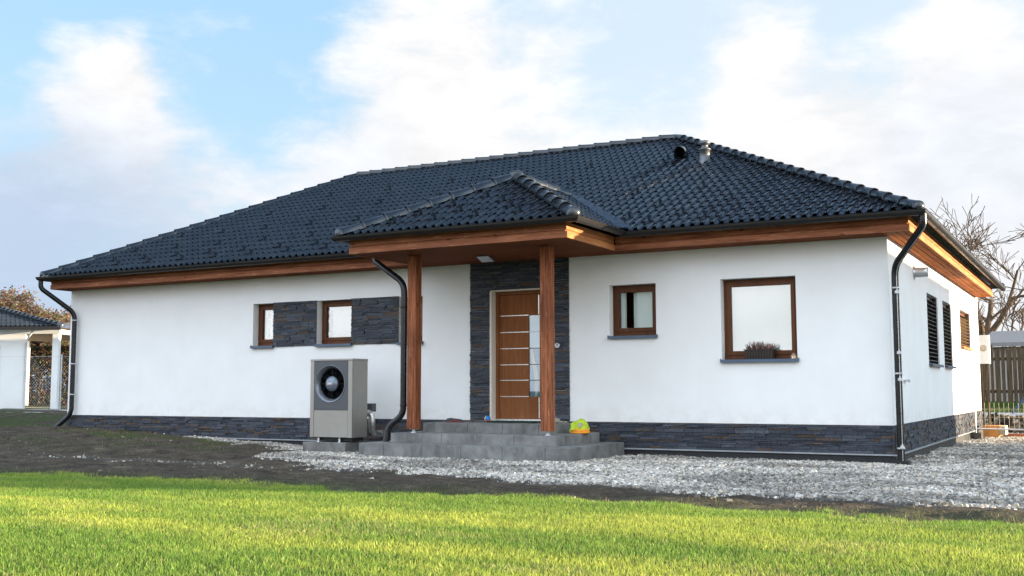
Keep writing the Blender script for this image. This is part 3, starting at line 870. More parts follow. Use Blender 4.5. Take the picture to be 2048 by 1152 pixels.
# gutters
def sweep(mb, path, sec, closed_sec=False):
    """path: corners in plan (x,y,z); sec: (outward offset, dz). Mitred."""
    P = [Vector(p) for p in path]; rings = []
    for i, p in enumerate(P):
        din = (P[i] - P[i - 1]).normalized() if i else None
        dout = (P[i + 1] - P[i]).normalized() if i < len(P) - 1 else None
        if din is None: din = dout
        if dout is None: dout = din
        n1 = Vector((din.y, -din.x, 0)); n2 = Vector((dout.y, -dout.x, 0))
        nn = (n1 + n2); nn = nn / max(.2, nn.dot(n1))
        rings.append([p + nn * o + Vector((0, 0, dz)) for o, dz in sec])
    m_ = len(sec)
    for a, b in zip(rings, rings[1:]):
        rng_ = range(m_ if closed_sec else m_ - 1)
        mb.add(a + b, [(k, (k + 1) % m_, m_ + (k + 1) % m_, m_ + k) for k in rng_], None, False)
    for r in (rings[0], rings[-1]):
        mb.add(r, [tuple(range(m_))])
def gsec(r=.062):
    o = [(r * (1 - math.cos(math.pi * k / 10)), -r * math.sin(math.pi * k / 10)) for k in range(11)]
    o = [(a, b * 1.15) for a, b in o] + [(2 * r + .006, .006), (2 * r - .004, .010)]
    i_ = [(a * .93 + r * .07, b * .93) for a, b in o[:11]][::-1]
    return o + i_
GZ_ = 2.815
for path in ([(PX1 + .05, -.585, GZ_), (.485, -.585, GZ_), (.485, 12.0, GZ_)], [(-16.53, 12.0, GZ_), (-16.53, -.585, GZ_), (PX0 - .02, -.585, GZ_)],
             [(PX0 + .0, -.45, 2.835), (PX0 + .0, PY0 + .015, 2.835), (PX1, PY0 + .015, 2.835), (PX1, -.62, 2.835)]):
    mb = MB(); sweep(mb, path, gsec()); g = mb.build('gutter', M['black'], H)
    mb = MB()
    for a, b in zip(path, path[1:]):
        a, b = Vector(a), Vector(b); d = b - a; k_ = int(d.length / .85); t = d.normalized(); nn = Vector((t.y, -t.x, 0))
        for j in range(k_):
            p = a + t * ((j + .5) * d.length / k_)
            sec = [(o * 1.05 - .002, dz * 1.06 - .001) for o, dz in gsec()[:11]]
            vs = [p + t * s_ + nn * o + Vector((0, 0, dz)) for s_ in (-.012, .012) for o, dz in sec]
            mb.add(vs, [(q, q + 1, 12 + q, 11 + q) for q in range(10)])
    mb.build('gutter_brackets', M['black'], g)

# fascia boards
FZ = 2.58
def fascia(path, name, mat, split=True):
    mb = MB()
    sweep(mb, path, [(0, 0), (.020, 0), (.023, .003), (.023, .088), (.017, .0935), (0, .0935)], True)
    sweep(mb, path, [(0, .111), (.004, .111), (.011, .118), (.011, .215), (0, .215)], True)
    sweep(mb, path, [(-.012, .09), (-.006, .09), (-.006, .114), (-.012, .114)], True)
    return mb.build(name, mat, H)
fascia([(-16.50, -.44, FZ), (-7.56, -.44, FZ)], 'fascia', M['wood_x'])
fascia([(-3.86, -.44, FZ), (.345, -.44, FZ)], 'fascia', M['wood_x'])
fascia([(.345, -.462, FZ), (.345, 11.5, FZ)], 'fascia', M['wood_y'])
fascia([(-16.50, 11.5, FZ), (-16.50, -.42, FZ)], 'fascia', M['wood_y'])
fascia([(-7.58, -2.10, FZ), (-3.88, -2.10, FZ)], 'fascia', M['wood_x'])
fascia([(-3.88, -2.122, FZ), (-3.88, -.463, FZ)], 'fascia', M['wood_y'])
fascia([(-7.58, -.463, FZ), (-7.58, -2.10, FZ)], 'fascia', M['wood_y'])
mb = MB()
# soffits
def boards_x(mb, x0, x1, y0, y1, z, w=.096):
    y = y0
    while y < y1 - .01:
        e = min(y + w - .009, y1); mb.box(x0, x1, y, e, z, z + .015); y += w
    mb.box(x0, x1, y0, y1, z + .0155, z + .022)
def boards_y(mb, x0, x1, y0, y1, z, w=.096):
    x = x0
    while x < x1 - .01:
        e = min(x + w - .009, x1); mb.box(x, e, y0, y1, z, z + .015); x += w
    mb.box(x0, x1, y0, y1, z + .0155, z + .022)
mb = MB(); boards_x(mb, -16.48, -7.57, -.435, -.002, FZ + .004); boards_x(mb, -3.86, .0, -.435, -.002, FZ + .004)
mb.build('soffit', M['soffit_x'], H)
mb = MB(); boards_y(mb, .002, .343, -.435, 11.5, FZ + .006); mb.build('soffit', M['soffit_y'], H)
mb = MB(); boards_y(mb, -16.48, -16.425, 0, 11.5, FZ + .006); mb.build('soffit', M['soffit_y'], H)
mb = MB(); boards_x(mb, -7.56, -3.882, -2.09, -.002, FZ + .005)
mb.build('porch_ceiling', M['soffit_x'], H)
mb = MB(); mb.box(-16.4, .3, -.4, 11.4, 2.63, 2.65); mb.box(-7.5, -3.9, -2.05, -.41, 2.63, 2.65); mb.build('ceiling_board', M['dark'], H)
# tilted floodlight under the porch ceiling
mb = MB(); ln_ = Vector((0, -.037, -.10)).normalized(); lc0 = Vector((-5.90, -.85, 2.533))
mb.obox(lc0 - ln_ * .013, (.118, 0, 0), (0, .100, -.037), ln_ * .012)
mb.tube([lc0 - ln_ * .02, (-5.90, -.86, 2.583)], .012, 8)
lamp = mb.build('ceiling_light', simple('lamp_housing', (.10, .10, .11), .5), H, bevel=.003)
mb = MB(); mb.obox(lc0, (.104, 0, 0), (0, .087, -.0322), ln_ * .0015); mb.build('diffuser', simple('lamp_diffuser', (.62, .62, .66), .4), lamp)
# porch posts
for xa in (-6.92, -4.606):
    mb = MB(); mb.box(xa, xa + .16, -1.50, -1.34, -.10, FZ + .004)
    po = mb.build('porch_post', M['wood_z'], H, bevel=.008)
    mb = MB(); mb.tube([(xa + .08, -1.42, -.16), (xa + .08, -1.42, -.10)], .018, 12); mb.box(xa + .03, xa + .13, -1.47, -1.37, -.108, -.102); mb.lathe((xa + .08, -1.42, -.16), (0, 0, 1), [(.05, 0), (.05, .008), (.02, .012), (.03, .02), (.03, .035), (.018, .038)], 12)
    mb.build('post_foot', M['galv'], po)

# downpipes
def pipe(path, r, rad=.12, clamps=(), cmat=None):
    mb = MB(); mb.tube(fillet(path, rad), r, 16); p = mb.build('downpipe', M['pipe'], H)
    for c in clamps:
        mb = MB(); mb.lathe(c, (0, 0, 1), [(r, -.012), (r + .007, -.012), (r + .007, .012), (r, .012)], 16)
        mb.box(c[0] - .012, c[0] + .012, c[1] + r, min(0, c[1] + r + .10), c[2] - .004, c[2] + .004)
        mb.build('clamp', cmat or M['pipe'], p)
    return p
p = pipe([(.555, -.60, 2.77), (.555, -.60, 2.62), (.10, -.09, 2.16), (.10, -.09, -.52)], .048, .14, [(.10, -.09, 1.86), (.10, -.09, .70), (.10, -.09, -.30)], M['galv'])
mb = MB(); mb.tube(fillet([(.60, -.66, 2.72), (.60, -.66, 2.60), (.13, -.155, 2.13), (.13, -.155, -.60)], .14), .0055, 6)
lc = mb.build('lightning_conductor', M['steel'], H)
for z in (1.80, .98, .62, -.28):
    mb = MB(); mb.box(.105, .155, -.172, -.14, z - .018, z + .018); mb.lathe((.13, -.155, z - .04), (0, 0, 1), [(.0, 0), (.011, .0), (.011, .08), (0, .08)], 8); mb.build('clamp', M['galv'], lc)
mb = MB()
for k in range(5): mb.box(.01, .21, -.20, -.02, -.60 + k * .028, -.582 + k * .028)
mb.box(.02, .20, -.19, -.03, -.62, -.46); mb.build('drain_box', M['rubber'], H)
pipe([(-16.60, -.62, 2.76), (-16.60, -.62, 2.60), (-16.19, -.09, 2.10), (-16.19, -.09, .02), (-16.46, -.24, -.26), (-16.46, -.24, -.40)][:5], .048, .14, [(-16.19, -.09, 1.95), (-16.19, -.09, 1.05), (-16.19, -.09, .42)], M['galv'])
pipe([(-7.66, -1.30, 2.66), (-7.66, -1.34, 2.55), (-7.015, -1.45, 2.16), (-7.015, -1.45, .10), (-7.25, -1.52, -.06), (-7.27, -1.55, -.30)], .050, .15, [(-7.015, -1.45, 1.78), (-7.015, -1.45, .26)])
# flue stub, wall lamp, tap on the side wall
mb = MB(); mb.lathe((0, 2.3, 2.30), (1, 0, 0), [(.105, 0), (.105, .012), (.075, .014), (.078, .05), (.075, .055), (.078, .09), (.075, .095), (.078, .13), (.075, .135), (.075, .21), (.062, .21), (.062, .05), (0, .05)], 22)
mb.build('flue_stub', M['galv'], H)
mb = MB(); mb.box(.002, .05, .95, 1.12, .60, .625); mb.lathe((.05, 1.03, .61), (1, 0, 0), [(0, 0), (.02, 0), (.02, .03), (0, .03)], 10); mb.build('garden_tap', M['galv'], H)
mb = MB(); mb.box(-7.98, -7.90, -.03, -.002, .27, .40); mb.build('wall_socket', M['white'], H, bevel=.004)

# ------------------------------------------------------------------ entrance steps
def block_step(name, x0, x1, y0, z0, z1, ln=.62, off=.0):
    mb = MB()
    g = .0025
    xs = [x0]; x = x0 + off
    while x < x1 - .12:
        if x > x0 + .1: xs.append(x)
        x += ln
    xs.append(x1)
    for a, b in zip(xs, xs[1:]):
        mb.box(a + (g if a > x0 else 0), b - (g if b < x1 else 0), y0, y0 + .30, z0, z1)
    ys = [y0 + .30]; y = y0 + .30 + ln
    while y < -.15: ys.append(y); y += ln
    ys.append(-.045)
    for a, b in zip(ys, ys[1:]):
        mb.box(x1 - .30, x1, a + 2 * g, b, z0, z1); mb.box(x0, x0 + .30, a + 2 * g, b, z0, z1)
    mb.box(x0 + .3, x1 - .3, y0 + .302, -.045, z0, z1 - .004)
    return mb.build(name, M['concrete'], S, bevel=.006)
S = thing('entrance_steps', 'grey concrete block entrance steps wrapping three sides below the front door', 'steps', (-5.7, -1.0, -.5))
s_ = block_step('step', -7.45, -3.92, -2.0, -.62, -.302, .68, .45); s_['label'] = 'lowest and widest step'
s_ = block_step('step', -7.17, -4.33, -1.56, -.31, -.162, .62, .30)
s_ = block_step('step', -6.99, -4.73, -.93, -.17, -.022, .62, .20); s_['label'] = 'top step in front of the door'

# ------------------------------------------------------------------ heat pump
HX0, HX1, HY0, HY1, HZ0, HZ1 = -9.05, -8.19, -1.20, -.78, -.275, 1.005
HP = thing('heat_pump', 'grey metal heat pump cabinet with round black fan beside the steps', 'heat pump', (-8.62, -1.0, -.35))
M['hp'] = simple('heat_pump_champagne_metal', (.34, .325, .30), .38, .55, .5, .05, 3)
M['hp_dark'] = simple('heat_pump_anthracite', (.085, .09, .10), .42, .3, .5, .05, 3)
mb = MB()
mb.box(HX0, HX0 + .075, HY0, HY0 + .03, HZ0, HZ1 - .03)
mb.box(HX1 - .085, HX1, HY0, HY0 + .03, HZ0, HZ1 - .03)
mb.box(HX0, HX1, HY0 + .155, HY1, HZ0, HZ1 - .03)
mb.box(HX0, HX0 + .03, HY0 + .0305, HY0 + .1545, HZ0, HZ1 - .03); mb.box(HX1 - .03, HX1, HY0 + .0305, HY0 + .1545, HZ0, HZ1 - .03)
mb.box(HX0 + .03, HX1 - .03, HY0 + .0305, HY0 + .1545, HZ0, HZ0 + .05)
mb.build('cabinet', M['hp'], HP, bevel=.004)
mb = MB(); mb.box(HX0 - .006, HX1 + .006, HY0 - .006, HY1 + .006, HZ1 - .029, HZ1 + .004); mb.build('top_cover', M['hp'], HP, bevel=.006)
mb = MB(); mb.box(HX0 + .079, HX1 - .089, HY0 + .004, HY0 + .0295, HZ0 + .004, HZ0 + .44); mb.build('lower_panel', M['hp'], HP, bevel=.003)
cx, cz = (HX0 + HX1) / 2 - .02, .60
mb = MB()
x0, x1, z0, z1 = HX0 + .079, HX1 - .089, HZ0 + .447, HZ1 - .033
n_ = 48; R0 = .305
def sq(an):
    c_, s_ = math.cos(an), math.sin(an)
    k = 1e9
    for lim, v in (((x1 - cx), c_), ((x0 - cx), c_), ((z1 - cz), s_), ((z0 - cz), s_)):
        if abs(v) > 1e-6 and lim / v > 0: k = min(k, lim / v)
    return cx + c_ * k, cz + s_ * k
angs = sorted([2 * math.pi * i / n_ for i in range(n_)] + [math.atan2(b - cz, a - cx) % (2 * math.pi) for a in (x0, x1) for b in (z0, z1)])
na = len(angs)
ro = [(sq(a)[0], HY0 - .002, sq(a)[1]) for a in angs]; ri = [(cx + R0 * math.cos(a), HY0 - .002, cz + R0 * math.sin(a)) for a in angs]
mb.add(ro + ri, [(i, (i + 1) % na, na + (i + 1) % na, na + i) for i in range(na)])
mb.add(ro + [(a, HY0 + .028, c_) for a, b, c_ in ro], [((i + 1) % na, i, na + i, na + (i + 1) % na) for i in range(na)])
mb.build('fan_panel', M['hp_dark'], HP)
mb = MB(); mb.lathe((cx, HY0 - .002, cz), (0, 1, 0), [(.305, 0), (.312, -.004), (.305, -.008), (.285, .006), (.255, .050), (.25, .075)], 56); mb.build('fan_shroud', simple('fan_shroud_metal', (.16, .175, .20), .33, .5), HP)
mb = MB(); mb.lathe((cx, HY0 + .071, cz), (0, 1, 0), [(.255, 0), (.255, .0705), (.0, .071)], 48)
fan = mb.build('fan', simple('fan_cavity', (.005, .005, .006), .95, 0, .0), HP)
mb = MB()
for i in range(7):
    a = 2 * math.pi * i / 7 + .2
    for (r0, a0, r1, a1) in ((.08, 0, .16, .12), (.16, .12, .245, .3)):
        q = []
        for r, da, yy in ((r0, a0, HY0 + .11), (r1, a1, HY0 + .115), (r1, a1 + .5, HY0 + .085), (r0, a0 + .55, HY0 + .075)):
            q.append((cx + r * math.cos(a + da), yy, cz + r * math.sin(a + da)))
        mb.quad(*q)
mb.build('fan_blades', simple('fan_black', (.006, .006, .007), .9, 0, .05), fan)
mb = MB()
for i in range(4):
    a = math.pi / 2 * i; d = Vector((math.cos(a), 0, math.sin(a))); s_ = Vector((-math.sin(a), 0, math.cos(a)))
    mb.obox(Vector((cx, HY0 + .062, cz)) + d * .16, d * .10, s_ * .006, Vector((0, .006, 0)))
for r in (.14, .18, .22): mb.tube([(cx + r * math.cos(2 * math.pi * i / 40), HY0 + .064, cz + r * math.sin(2 * math.pi * i / 40)) for i in range(41)], .002, 5, False)
mb.build('fan_guard', simple('fan_guard_wire', (.010, .011, .012), .7, 0, .1), fan)
mb = MB(); mb.lathe((cx, HY0 + .06, cz), (0, -1, 0), [(.125, 0), (.125, .02), (.118, .03), (.085, .062), (.078, .066), (0, .066)], 40)
hub = mb.build('hub', simple('fan_hub_metal', (.17, .20, .25), .32, .45), fan)
# small white maker's mark with a red foot: letters of the badge
def letter_badge(word, size, origin):
    mb = MB(); strokes = {'Z': [(0, 1, .62, 1), (.62, 1, 0, 0), (0, 0, .62, 0)], 'U': [(0, 1, 0, 0), (0, 0, .55, 0), (.55, 0, .55, 1)],
                          'N': [(0, 0, 0, 1), (0, 1, .55, 0), (.55, 0, .55, 1)], 'T': [(0, 1, .6, 1), (.3, 1, .3, 0)]}
    x = 0
    for ch in word:
        for (a, b, c, d) in strokes[ch]:
            p = Vector((x + a + .25 * b, 0, b)) * size; q = Vector((x + c + .25 * d, 0, d)) * size; e = (q - p).normalized()
            m_ = (p + q) / 2 + Vector(origin); mb.obox(m_, e * ((q - p).length / 2 + size * .1), Vector((0, .0012, 0)), Vector((e.z, 0, -e.x)) * size * .13)
        x += .9
    return mb
letter_badge('ZUNT', .028, (cx - .055, HY0 - .0072, cz - .012)).build('badge', simple('badge_white', (.85, .85, .86), .5), hub)
mb = MB(); mb.box(cx - .045, cx + .035, HY0 - .0078, HY0 - .0060, cz - .030, cz - .024); mb.build('badge_bar', simple('badge_red', (.45, .06, .03), .5), hub)
for a, b in ((HX0 + .15, HY0 + .05), (HX1 - .28, HY0 + .05), (HX0 + .15, HY1 - .05), (HX1 - .12, HY1 - .05)):
    mb = MB(); mb.tube([(a, b, -.352), (a, b, -.27)], .014, 10); mb.lathe((a, b, -.352), (0, 0, 1), [(.03, 0), (.03, .008), (.014, .012), (.022, .05), (.022, .062), (.014, .064)], 12); mb.build('foot', M['galv'], HP)
mb = MB(); mb.box(HX0 + .09, HX1 - .05, HY0 + .09, HY1 - .03, -.335, -.274); mb.build('base_tray', M['rubber'], HP)
mb = MB()
pth = fillet([(-8.42, HY1 - .02, .12), (-8.42, -.52, .12), (-8.31, -.50, .10), (-8.31, -.47, -.20), (-8.36, -.30, -.24), (-8.36, -.02, -.24)], .07)
mb.tube(pth, [.055 + .005 * math.sin(i * 2.1) for i in range(len(pth))], 12)
mb.build('insulated_pipe', simple('foil_insulation', (.70, .70, .70), .32, .85, .5, .2, 25, .6, 30), HP)
mb = MB(); mb.box(-8.47, -8.36, -.42, -.30, .13, .27); mb.build('pipe_cover', M['hp_dark'], HP)
mb = MB(); mb.box(-9.13, -8.26, -1.28, -.52, -.80, -.352)
tag(mb.build('foundation_block', M['concrete_wet'], None, at=(-8.7, -.9, -.6), bevel=.008), 'damp concrete block set in gravel under the heat pump', 'concrete block')

# ------------------------------------------------------------------ small things
P_ = thing('flower_box', 'brown ribbed plastic flower box of faded pink heather on window sill', 'flower box', (-1.82, .0, .926))
M['planter'] = simple('planter_brown_plastic', (.040, .028, .026), .45, 0, .5, .15, 6)
mb = MB()
x0, x1 = -2.03, -1.60
for k in range(12):                       # ribbed tapering tray
    pass
def tray(z, inset): return [(x0 + inset, -.045 + inset, z), (x1 - inset, -.045 + inset, z), (x1 - inset, .105 - inset, z), (x0 + inset, .105 - inset, z)]
rings = [tray(.945, .022), tray(.955, .02), tray(1.055, .004), tray(1.056, -.008), tray(1.070, -.010), tray(1.070, .004), tray(1.04, .01)]
vs = sum(rings, [])
mb.add(vs, [(i * 4 + k, i * 4 + (k + 1) % 4, (i + 1) * 4 + (k + 1) % 4, (i + 1) * 4 + k) for i in range(len(rings) - 1) for k in range(4)])
mb.add(tray(.946, .022), [(3, 2, 1, 0)])
for k in range(10):
    xx = x0 + .035 + k * (x1 - x0 - .07) / 9
    mb.obox((xx, -.040, 1.002), (.011, 0, 0), (0, .006, 0), (0, -.004, .040))
mb.build('planter', M['planter'], P_)
mb = MB(); mb.box(x0 - .005, x1 + .005, -.05, .11, .927, .944); mb.build('saucer', M['rubber'], P_, bevel=.004)
mb = MB(); mb.box(x0 + .02, x1 - .02, -.03, .09, 1.01, 1.045); mb.build('potting_soil', M['dark'], P_)
M['heather'] = coloured('heather_sprigs', rough=.8, spec=.1, bumpy=0, var=.2, transl=.2)
mb = MB()
for k in range(150):
    bxp = random.uniform(x0 + .03, x1 - .02); byp = random.uniform(-.02, .08)
    hgt = random.uniform(.05, .13) * (1.15 if -1.98 < bxp < -1.78 else .9)
    tip = Vector((bxp + random.uniform(-.05, .05), byp + random.uniform(-.03, .03), 1.04 + hgt)); b0 = Vector((bxp, byp, 1.04))
    pk = random.random()
    stemc = (.07, .06, .03)
    mb.tube([b0, (b0 + tip) / 2 + Vector((random.uniform(-.01, .01), 0, 0)), tip], [.0018, .0015, .0008], 4, False, stemc)
    for j in range(11):
        t = .25 + .75 * j / 10; p = b0.lerp(tip, t)
        r = random.random()
        c = (.40, .11, .14) if pk < .55 else ((.40, .24, .15) if pk < .75 else ((.10, .035, .06) if pk < .88 else (.035, .05, .02)))
        c = tuple(q * random.uniform(.6, 1.3) for q in c)
        d = Vector((random.uniform(-1, 1), random.uniform(-1, 1), random.uniform(-.2, 1))).normalized() * .009
        e = d.orthogonal().normalized() * .0045
        mb.add([p - e, p + e, p + d + e * .5, p + d - e * .5], [(0, 1, 2, 3)], c)
mb.build('heather', M['heather'], P_)
Hs = thing('toy_house', 'tiny wooden house ornament with dark red roof at right end of the sill', 'ornament', (-1.315, -.005, .926))
mb = MB()
a, b, y0, y1, z0, zm, zt = -1.355, -1.285, -.035, .015, .926, .975, 1.012
mb.add([(a, y0, z0), (b, y0, z0), (b, y0, zm), ((a + b) / 2, y0, zt), (a, y0, zm), (a, y1, z0), (b, y1, z0), (b, y1, zm), ((a + b) / 2, y1, zt), (a, y1, zm)],
       [(0, 1, 2, 3, 4), (9, 8, 7, 6, 5), (0, 4, 9, 5), (2, 1, 6, 7), (1, 0, 5, 6)])
mb.build('house_body', simple('ornament_wood', (.42, .26, .12), .6), Hs)
mb = MB()
for sx in (-1, 1):
    c = Vector(((a + b) / 2 + sx * .024, -.012, .998)); d = Vector((sx * .024, 0, -.026)).normalized()
    mb.obox(c, d * .033, Vector((0, .033, 0)), Vector((d.z * -sx, 0, abs(d.x))) * .004)
mb.build('roof', simple('ornament_roof_red', (.075, .012, .016), .5), Hs)
mb = MB(); mb.box(-1.338, -1.322, -.0385, -.0355, .927, .958); mb.box(-1.312, -1.298, -.0383, -.0355, .94, .957); mb.build('door', M['white'], Hs)
# things on the steps
mb = MB(); c = Vector((-6.665, -.52, -.02)); vs = []
prof = [(-.165, .030, .020), (-.12, .048, .052), (-.06, .052, .060), (.0, .050, .052), (.07, .053, .046), (.13, .045, .040), (.165, .022, .018)]
for x, wy, h in prof:
    for k in range(11):
        an = math.pi * k / 10
        vs.append(c + Vector((x, -math.cos(an) * wy, .008 + math.sin(an) ** .7 * h)))
mb.add(vs, [(i * 11 + k, (i + 1) * 11 + k, (i + 1) * 11 + k + 1, i * 11 + k + 1) for i in range(6) for k in range(10)], None, True)
mb.add(vs[:11], [tuple(range(11))]); mb.add(vs[-11:], [tuple(range(11))])
sh = thing('shoe', 'dark shoe with red lining lying alone on the left of the top step', 'shoe', tuple(c))
mb.build('upper', simple('shoe_dark_fabric', (.018, .03, .034), .6), sh)
mb = MB(); vs = []
for x, wy, h in prof: vs += [c + Vector((x * 1.02, -wy * 1.04, 0)), c + Vector((x * 1.02, wy * 1.04, 0)), c + Vector((x * 1.02, wy * 1.04, .012)), c + Vector((x * 1.02, -wy * 1.04, .012))]
mb.add(vs, [(i * 4 + k, (i + 1) * 4 + k, (i + 1) * 4 + (k + 1) % 4, i * 4 + (k + 1) % 4) for i in range(6) for k in range(4)])
mb.add(vs[:4], [(0, 1, 2, 3)]); mb.add(vs[-4:], [(0, 1, 2, 3)])
mb.build('sole', simple('shoe_red_sole', (.20, .035, .025), .6), sh)
mb = MB(); mb.obox(c + Vector((.04, -.052, .030)), (.05, 0, 0), (0, .004, 0), (0, 0, .012)); mb.build('lining', simple('shoe_red_lining', (.16, .02, .015), .6), sh)
m, nt, out = new_mat('toy_ball_patches')
co = objco(nt, (1, 1, 1)); sp = N(nt, 'ShaderNodeSeparateXYZ', Vector=co)
top = math_(nt, 'GREATER_THAN', sp.outputs[2], -.016); rgt = math_(nt, 'GREATER_THAN', sp.outputs[0], -.012)
c_ = mix(nt, rgt, (.75, .60, .07, 1), (.015, .20, .62, 1)); c_ = mix(nt, top, (.55, .13, .10, 1), c_)
principled(nt, out, c_, .35, 0, .5)
bc = Vector((-6.222, -.22, .030)); mb = MB(); mb.lathe(bc, (0, 0, 1), [(max(.0, .052 * math.sin(math.pi * i / 14)), -.052 * math.cos(math.pi * i / 14)) for i in range(15)], 24)
tag(mb.build('ball', m, None, at=tuple(bc)), 'small ball patched yellow, blue and red beside the door', 'ball')
mb = MB(); mb.box(-6.16, -5.34, -.36, -.06, -.022, -.004)
tag(mb.build('doormat', simple('doormat_green', (.018, .045, .030), .95, 0, .1, .4, 60, .5, 150), None, at=(-5.75, -.2, -.02), bevel=.004), 'thin dark green doormat in front of the door', 'doormat')
def rock(name, c, s, label, seed):
    r = random.Random(seed); bm = bmesh.new(); bmesh.ops.create_icosphere(bm, subdivisions=2, radius=1)
    for v in bm.verts: v.co *= r.uniform(.82, 1.12)
    for v in bm.verts: v.co = Vector((v.co.x * s[0], v.co.y * s[1], max(v.co.z, -.75) * s[2]))
    me = bpy.data.meshes.new(name); bm.to_mesh(me); bm.free(); me.materials.append(M['stone_loose'])
    o = bpy.data.objects.new(name, me); COL.objects.link(o); o.location = c
    return tag(o, label, 'stone')
M['stone_loose'] = simple('loose_stone', (.25, .225, .19), .85, 0, .2, .35, 14, .5, 50)
rock('stone', (-4.985, -.24, .015), (.075, .045, .052), 'largest of the loose stones on the top step, behind the post', 3)
rock('stone', (-4.885, -.26, -.006), (.055, .03, .020), 'flat pale stone next to the larger stone on the top step', 4)
rock('stone', (-4.815, -.24, -.008), (.030, .022, .016), 'smallest stone at the right end of the top step', 5)
# crumpled safety vest / cap on an orange dish
hv = thing('safety_vest', 'crumpled fluorescent yellow green safety vest with grey patch on the step corner', 'vest', (-4.43, -.55, -.16))
mb = MB(); c = Vector((-4.43, -.56, -.105)); vs = []; nu_, nv_ = 26, 14
rr = random.Random(5)
for j in range(nv_ + 1):
    th = math.pi * .5 * j / nv_
    for i in range(nu_):
        ph = 2 * math.pi * i / nu_
        w_ = 1 + .13 * math.sin(ph * 5 + j * .4) * math.cos(th) + .06 * math.sin(ph * 9 - j * .9) + rr.uniform(-.02, .02)
        x = .14 * math.cos(ph) * math.cos(th) ** .65 * w_; y = .10 * math.sin(ph) * math.cos(th) ** .65 * w_
        z = .14 * math.sin(th) ** .9 * (1 + .12 * math.cos(ph)) + .012 * math.sin(ph * 7 + j)
        if math.cos(ph) < -.72 and j < 4: z -= .05; x *= 1.12
        vs.append(c + Vector((x, y, z)))
mb.add(vs, [(j * nu_ + i, j * nu_ + (i + 1) % nu_, (j + 1) * nu_ + (i + 1) % nu_, (j + 1) * nu_ + i) for j in range(nv_) for i in range(nu_)], None, True)
mb.build('fabric', simple('hi_vis_fabric', (.46, .60, .035), .7, 0, .3, .18, 18, .4, 40), hv)
mb = MB(); q = [c + Vector((.062 + .034 * math.cos(2 * math.pi * k / 10), -.112 + .012 * math.sin(2 * math.pi * k / 10), .075 + .036 * math.sin(2 * math.pi * k / 10))) for k in range(10)]
mb.add(q + [v + Vector((0, .02, 0)) for v in q], [tuple(range(10))] + [(k, 10 + k, 10 + (k + 1) % 10, (k + 1) % 10) for k in range(10)]); mb.build('reflective_patch', simple('grey_patch', (.36, .33, .31), .6), hv)
mb = MB(); mb.lathe((-4.41, -.58, -.162), (0, 0, 1), [(0, 0), (.135, .0), (.150, .010), (.150, .030), (.135, .036), (.135, .030), (.0, .028)], 30)
mb.lathe((-4.39, -.58, -.126), (0, 0, 1), [(0, .028), (.12, .028), (.125, .015), (.12, -.005)], 30)
tag(mb.build('dish', simple('orange_plastic', (.80, .30, .015), .4), None, at=(-4.41, -.58, -.16)), 'round bright orange plastic dish under the yellow safety vest', 'dish')

# ------------------------------------------------------------------ trees
M['bark'] = simple('bark', (.09, .07, .055), .9, 0, .1, .4, 20, .6, 40)
M['twig'] = simple('twigs', (.10, .07, .048), .9, 0, .1, .35, 20)
M['leaf_dry'] = coloured('dry_leaves', rough=.8, spec=.15, bumpy=0, var=.2, transl=.3)
RMIN = [.004]
def grow(mb, p, d, ln, r, depth, rnd, tips, droop=0.0, spread=.6):
    k = 4; pts = [p]; rad = [r]
    q = p; dd = d
    for i in range(k):
        dd = (dd + Vector((rnd.gauss(0, .11), rnd.gauss(0, .11), rnd.gauss(0, .06) - droop * .1))).normalized()
        q = q + dd * (ln / k); pts.append(q); rad.append(max(RMIN[0], r * (1 - .38 * (i + 1) / k)))
    mb.tube(pts, rad, 6 if depth > 2 else 4, False)
    if depth <= 0:
        tips.append((q, dd)); return
    n_ = rnd.choice((2, 3, 3)) if depth > 1 else rnd.choice((3, 4))
    for j in range(n_):
        t = rnd.uniform(.45, 1.0) if j else 1.0
        b = pts[0].lerp(q, 0); ii = min(k, max(1, int(t * k))); b = pts[ii]
        nd = (dd + Vector((rnd.gauss(0, spread), rnd.gauss(0, spread), rnd.gauss(.12, spread * .6)))).normalized()
        grow(mb, b, nd, ln * rnd.uniform(.62, .86), rad[ii] * rnd.uniform(.55, .75), depth - 1, rnd, tips, droop, spread)
    tips.append((q, dd))
def tree(name, base, height, depth, seed, label, cat='tree', leaves=0, pal=None, group=None, lean=(0, 0), tr=.13, lsize=.05):
    rnd = random.Random(seed); t = thing(name, label, cat, base, group)
    b = Vector(base); mb = MB(); tips = []
    d = Vector((lean[0], lean[1], 1)).normalized(); h0 = height * .26
    pts = [b - Vector((0, 0, .3)), b + d * h0 * .5, b + d * h0]
    mb.tube(pts, [tr * 1.25, tr, tr * .85], 9, False)
    mb.build('trunk', M['bark'], t)
    mb = MB()
    for j in range(5):
        a = 2 * math.pi * j / 5 + rnd.uniform(-.4, .4)
        nd = (d + Vector((math.cos(a), math.sin(a), 0)) * rnd.uniform(.25, .75)).normalized()
        grow(mb, pts[2] - d * .05, nd, height * .27, tr * .55, depth, rnd, tips, 0, .5)
    if not leaves:
        mb.build('crown', M['twig'], t)
    else:
        mb.build('branches', M['twig'], t)
        mb = MB()
        for p, dd in tips:
            for k in range(leaves):
                c = p + Vector((rnd.gauss(0, .16), rnd.gauss(0, .16), rnd.gauss(0, .14)))
                a_ = Vector((rnd.gauss(0, 1), rnd.gauss(0, 1), rnd.gauss(0, 1))).normalized() * lsize * rnd.uniform(.6, 1.3); e = a_.orthogonal().normalized() * a_.length * .6
                col = tuple(q * rnd.uniform(.6, 1.35) for q in rnd.choice(pal))
                mb.add([c - a_, c + e, c + a_, c - e], [(0, 1, 2, 3)], col)
        mb.build('crown', M['leaf_dry'], t)
    return t
RMIN[0] = .016
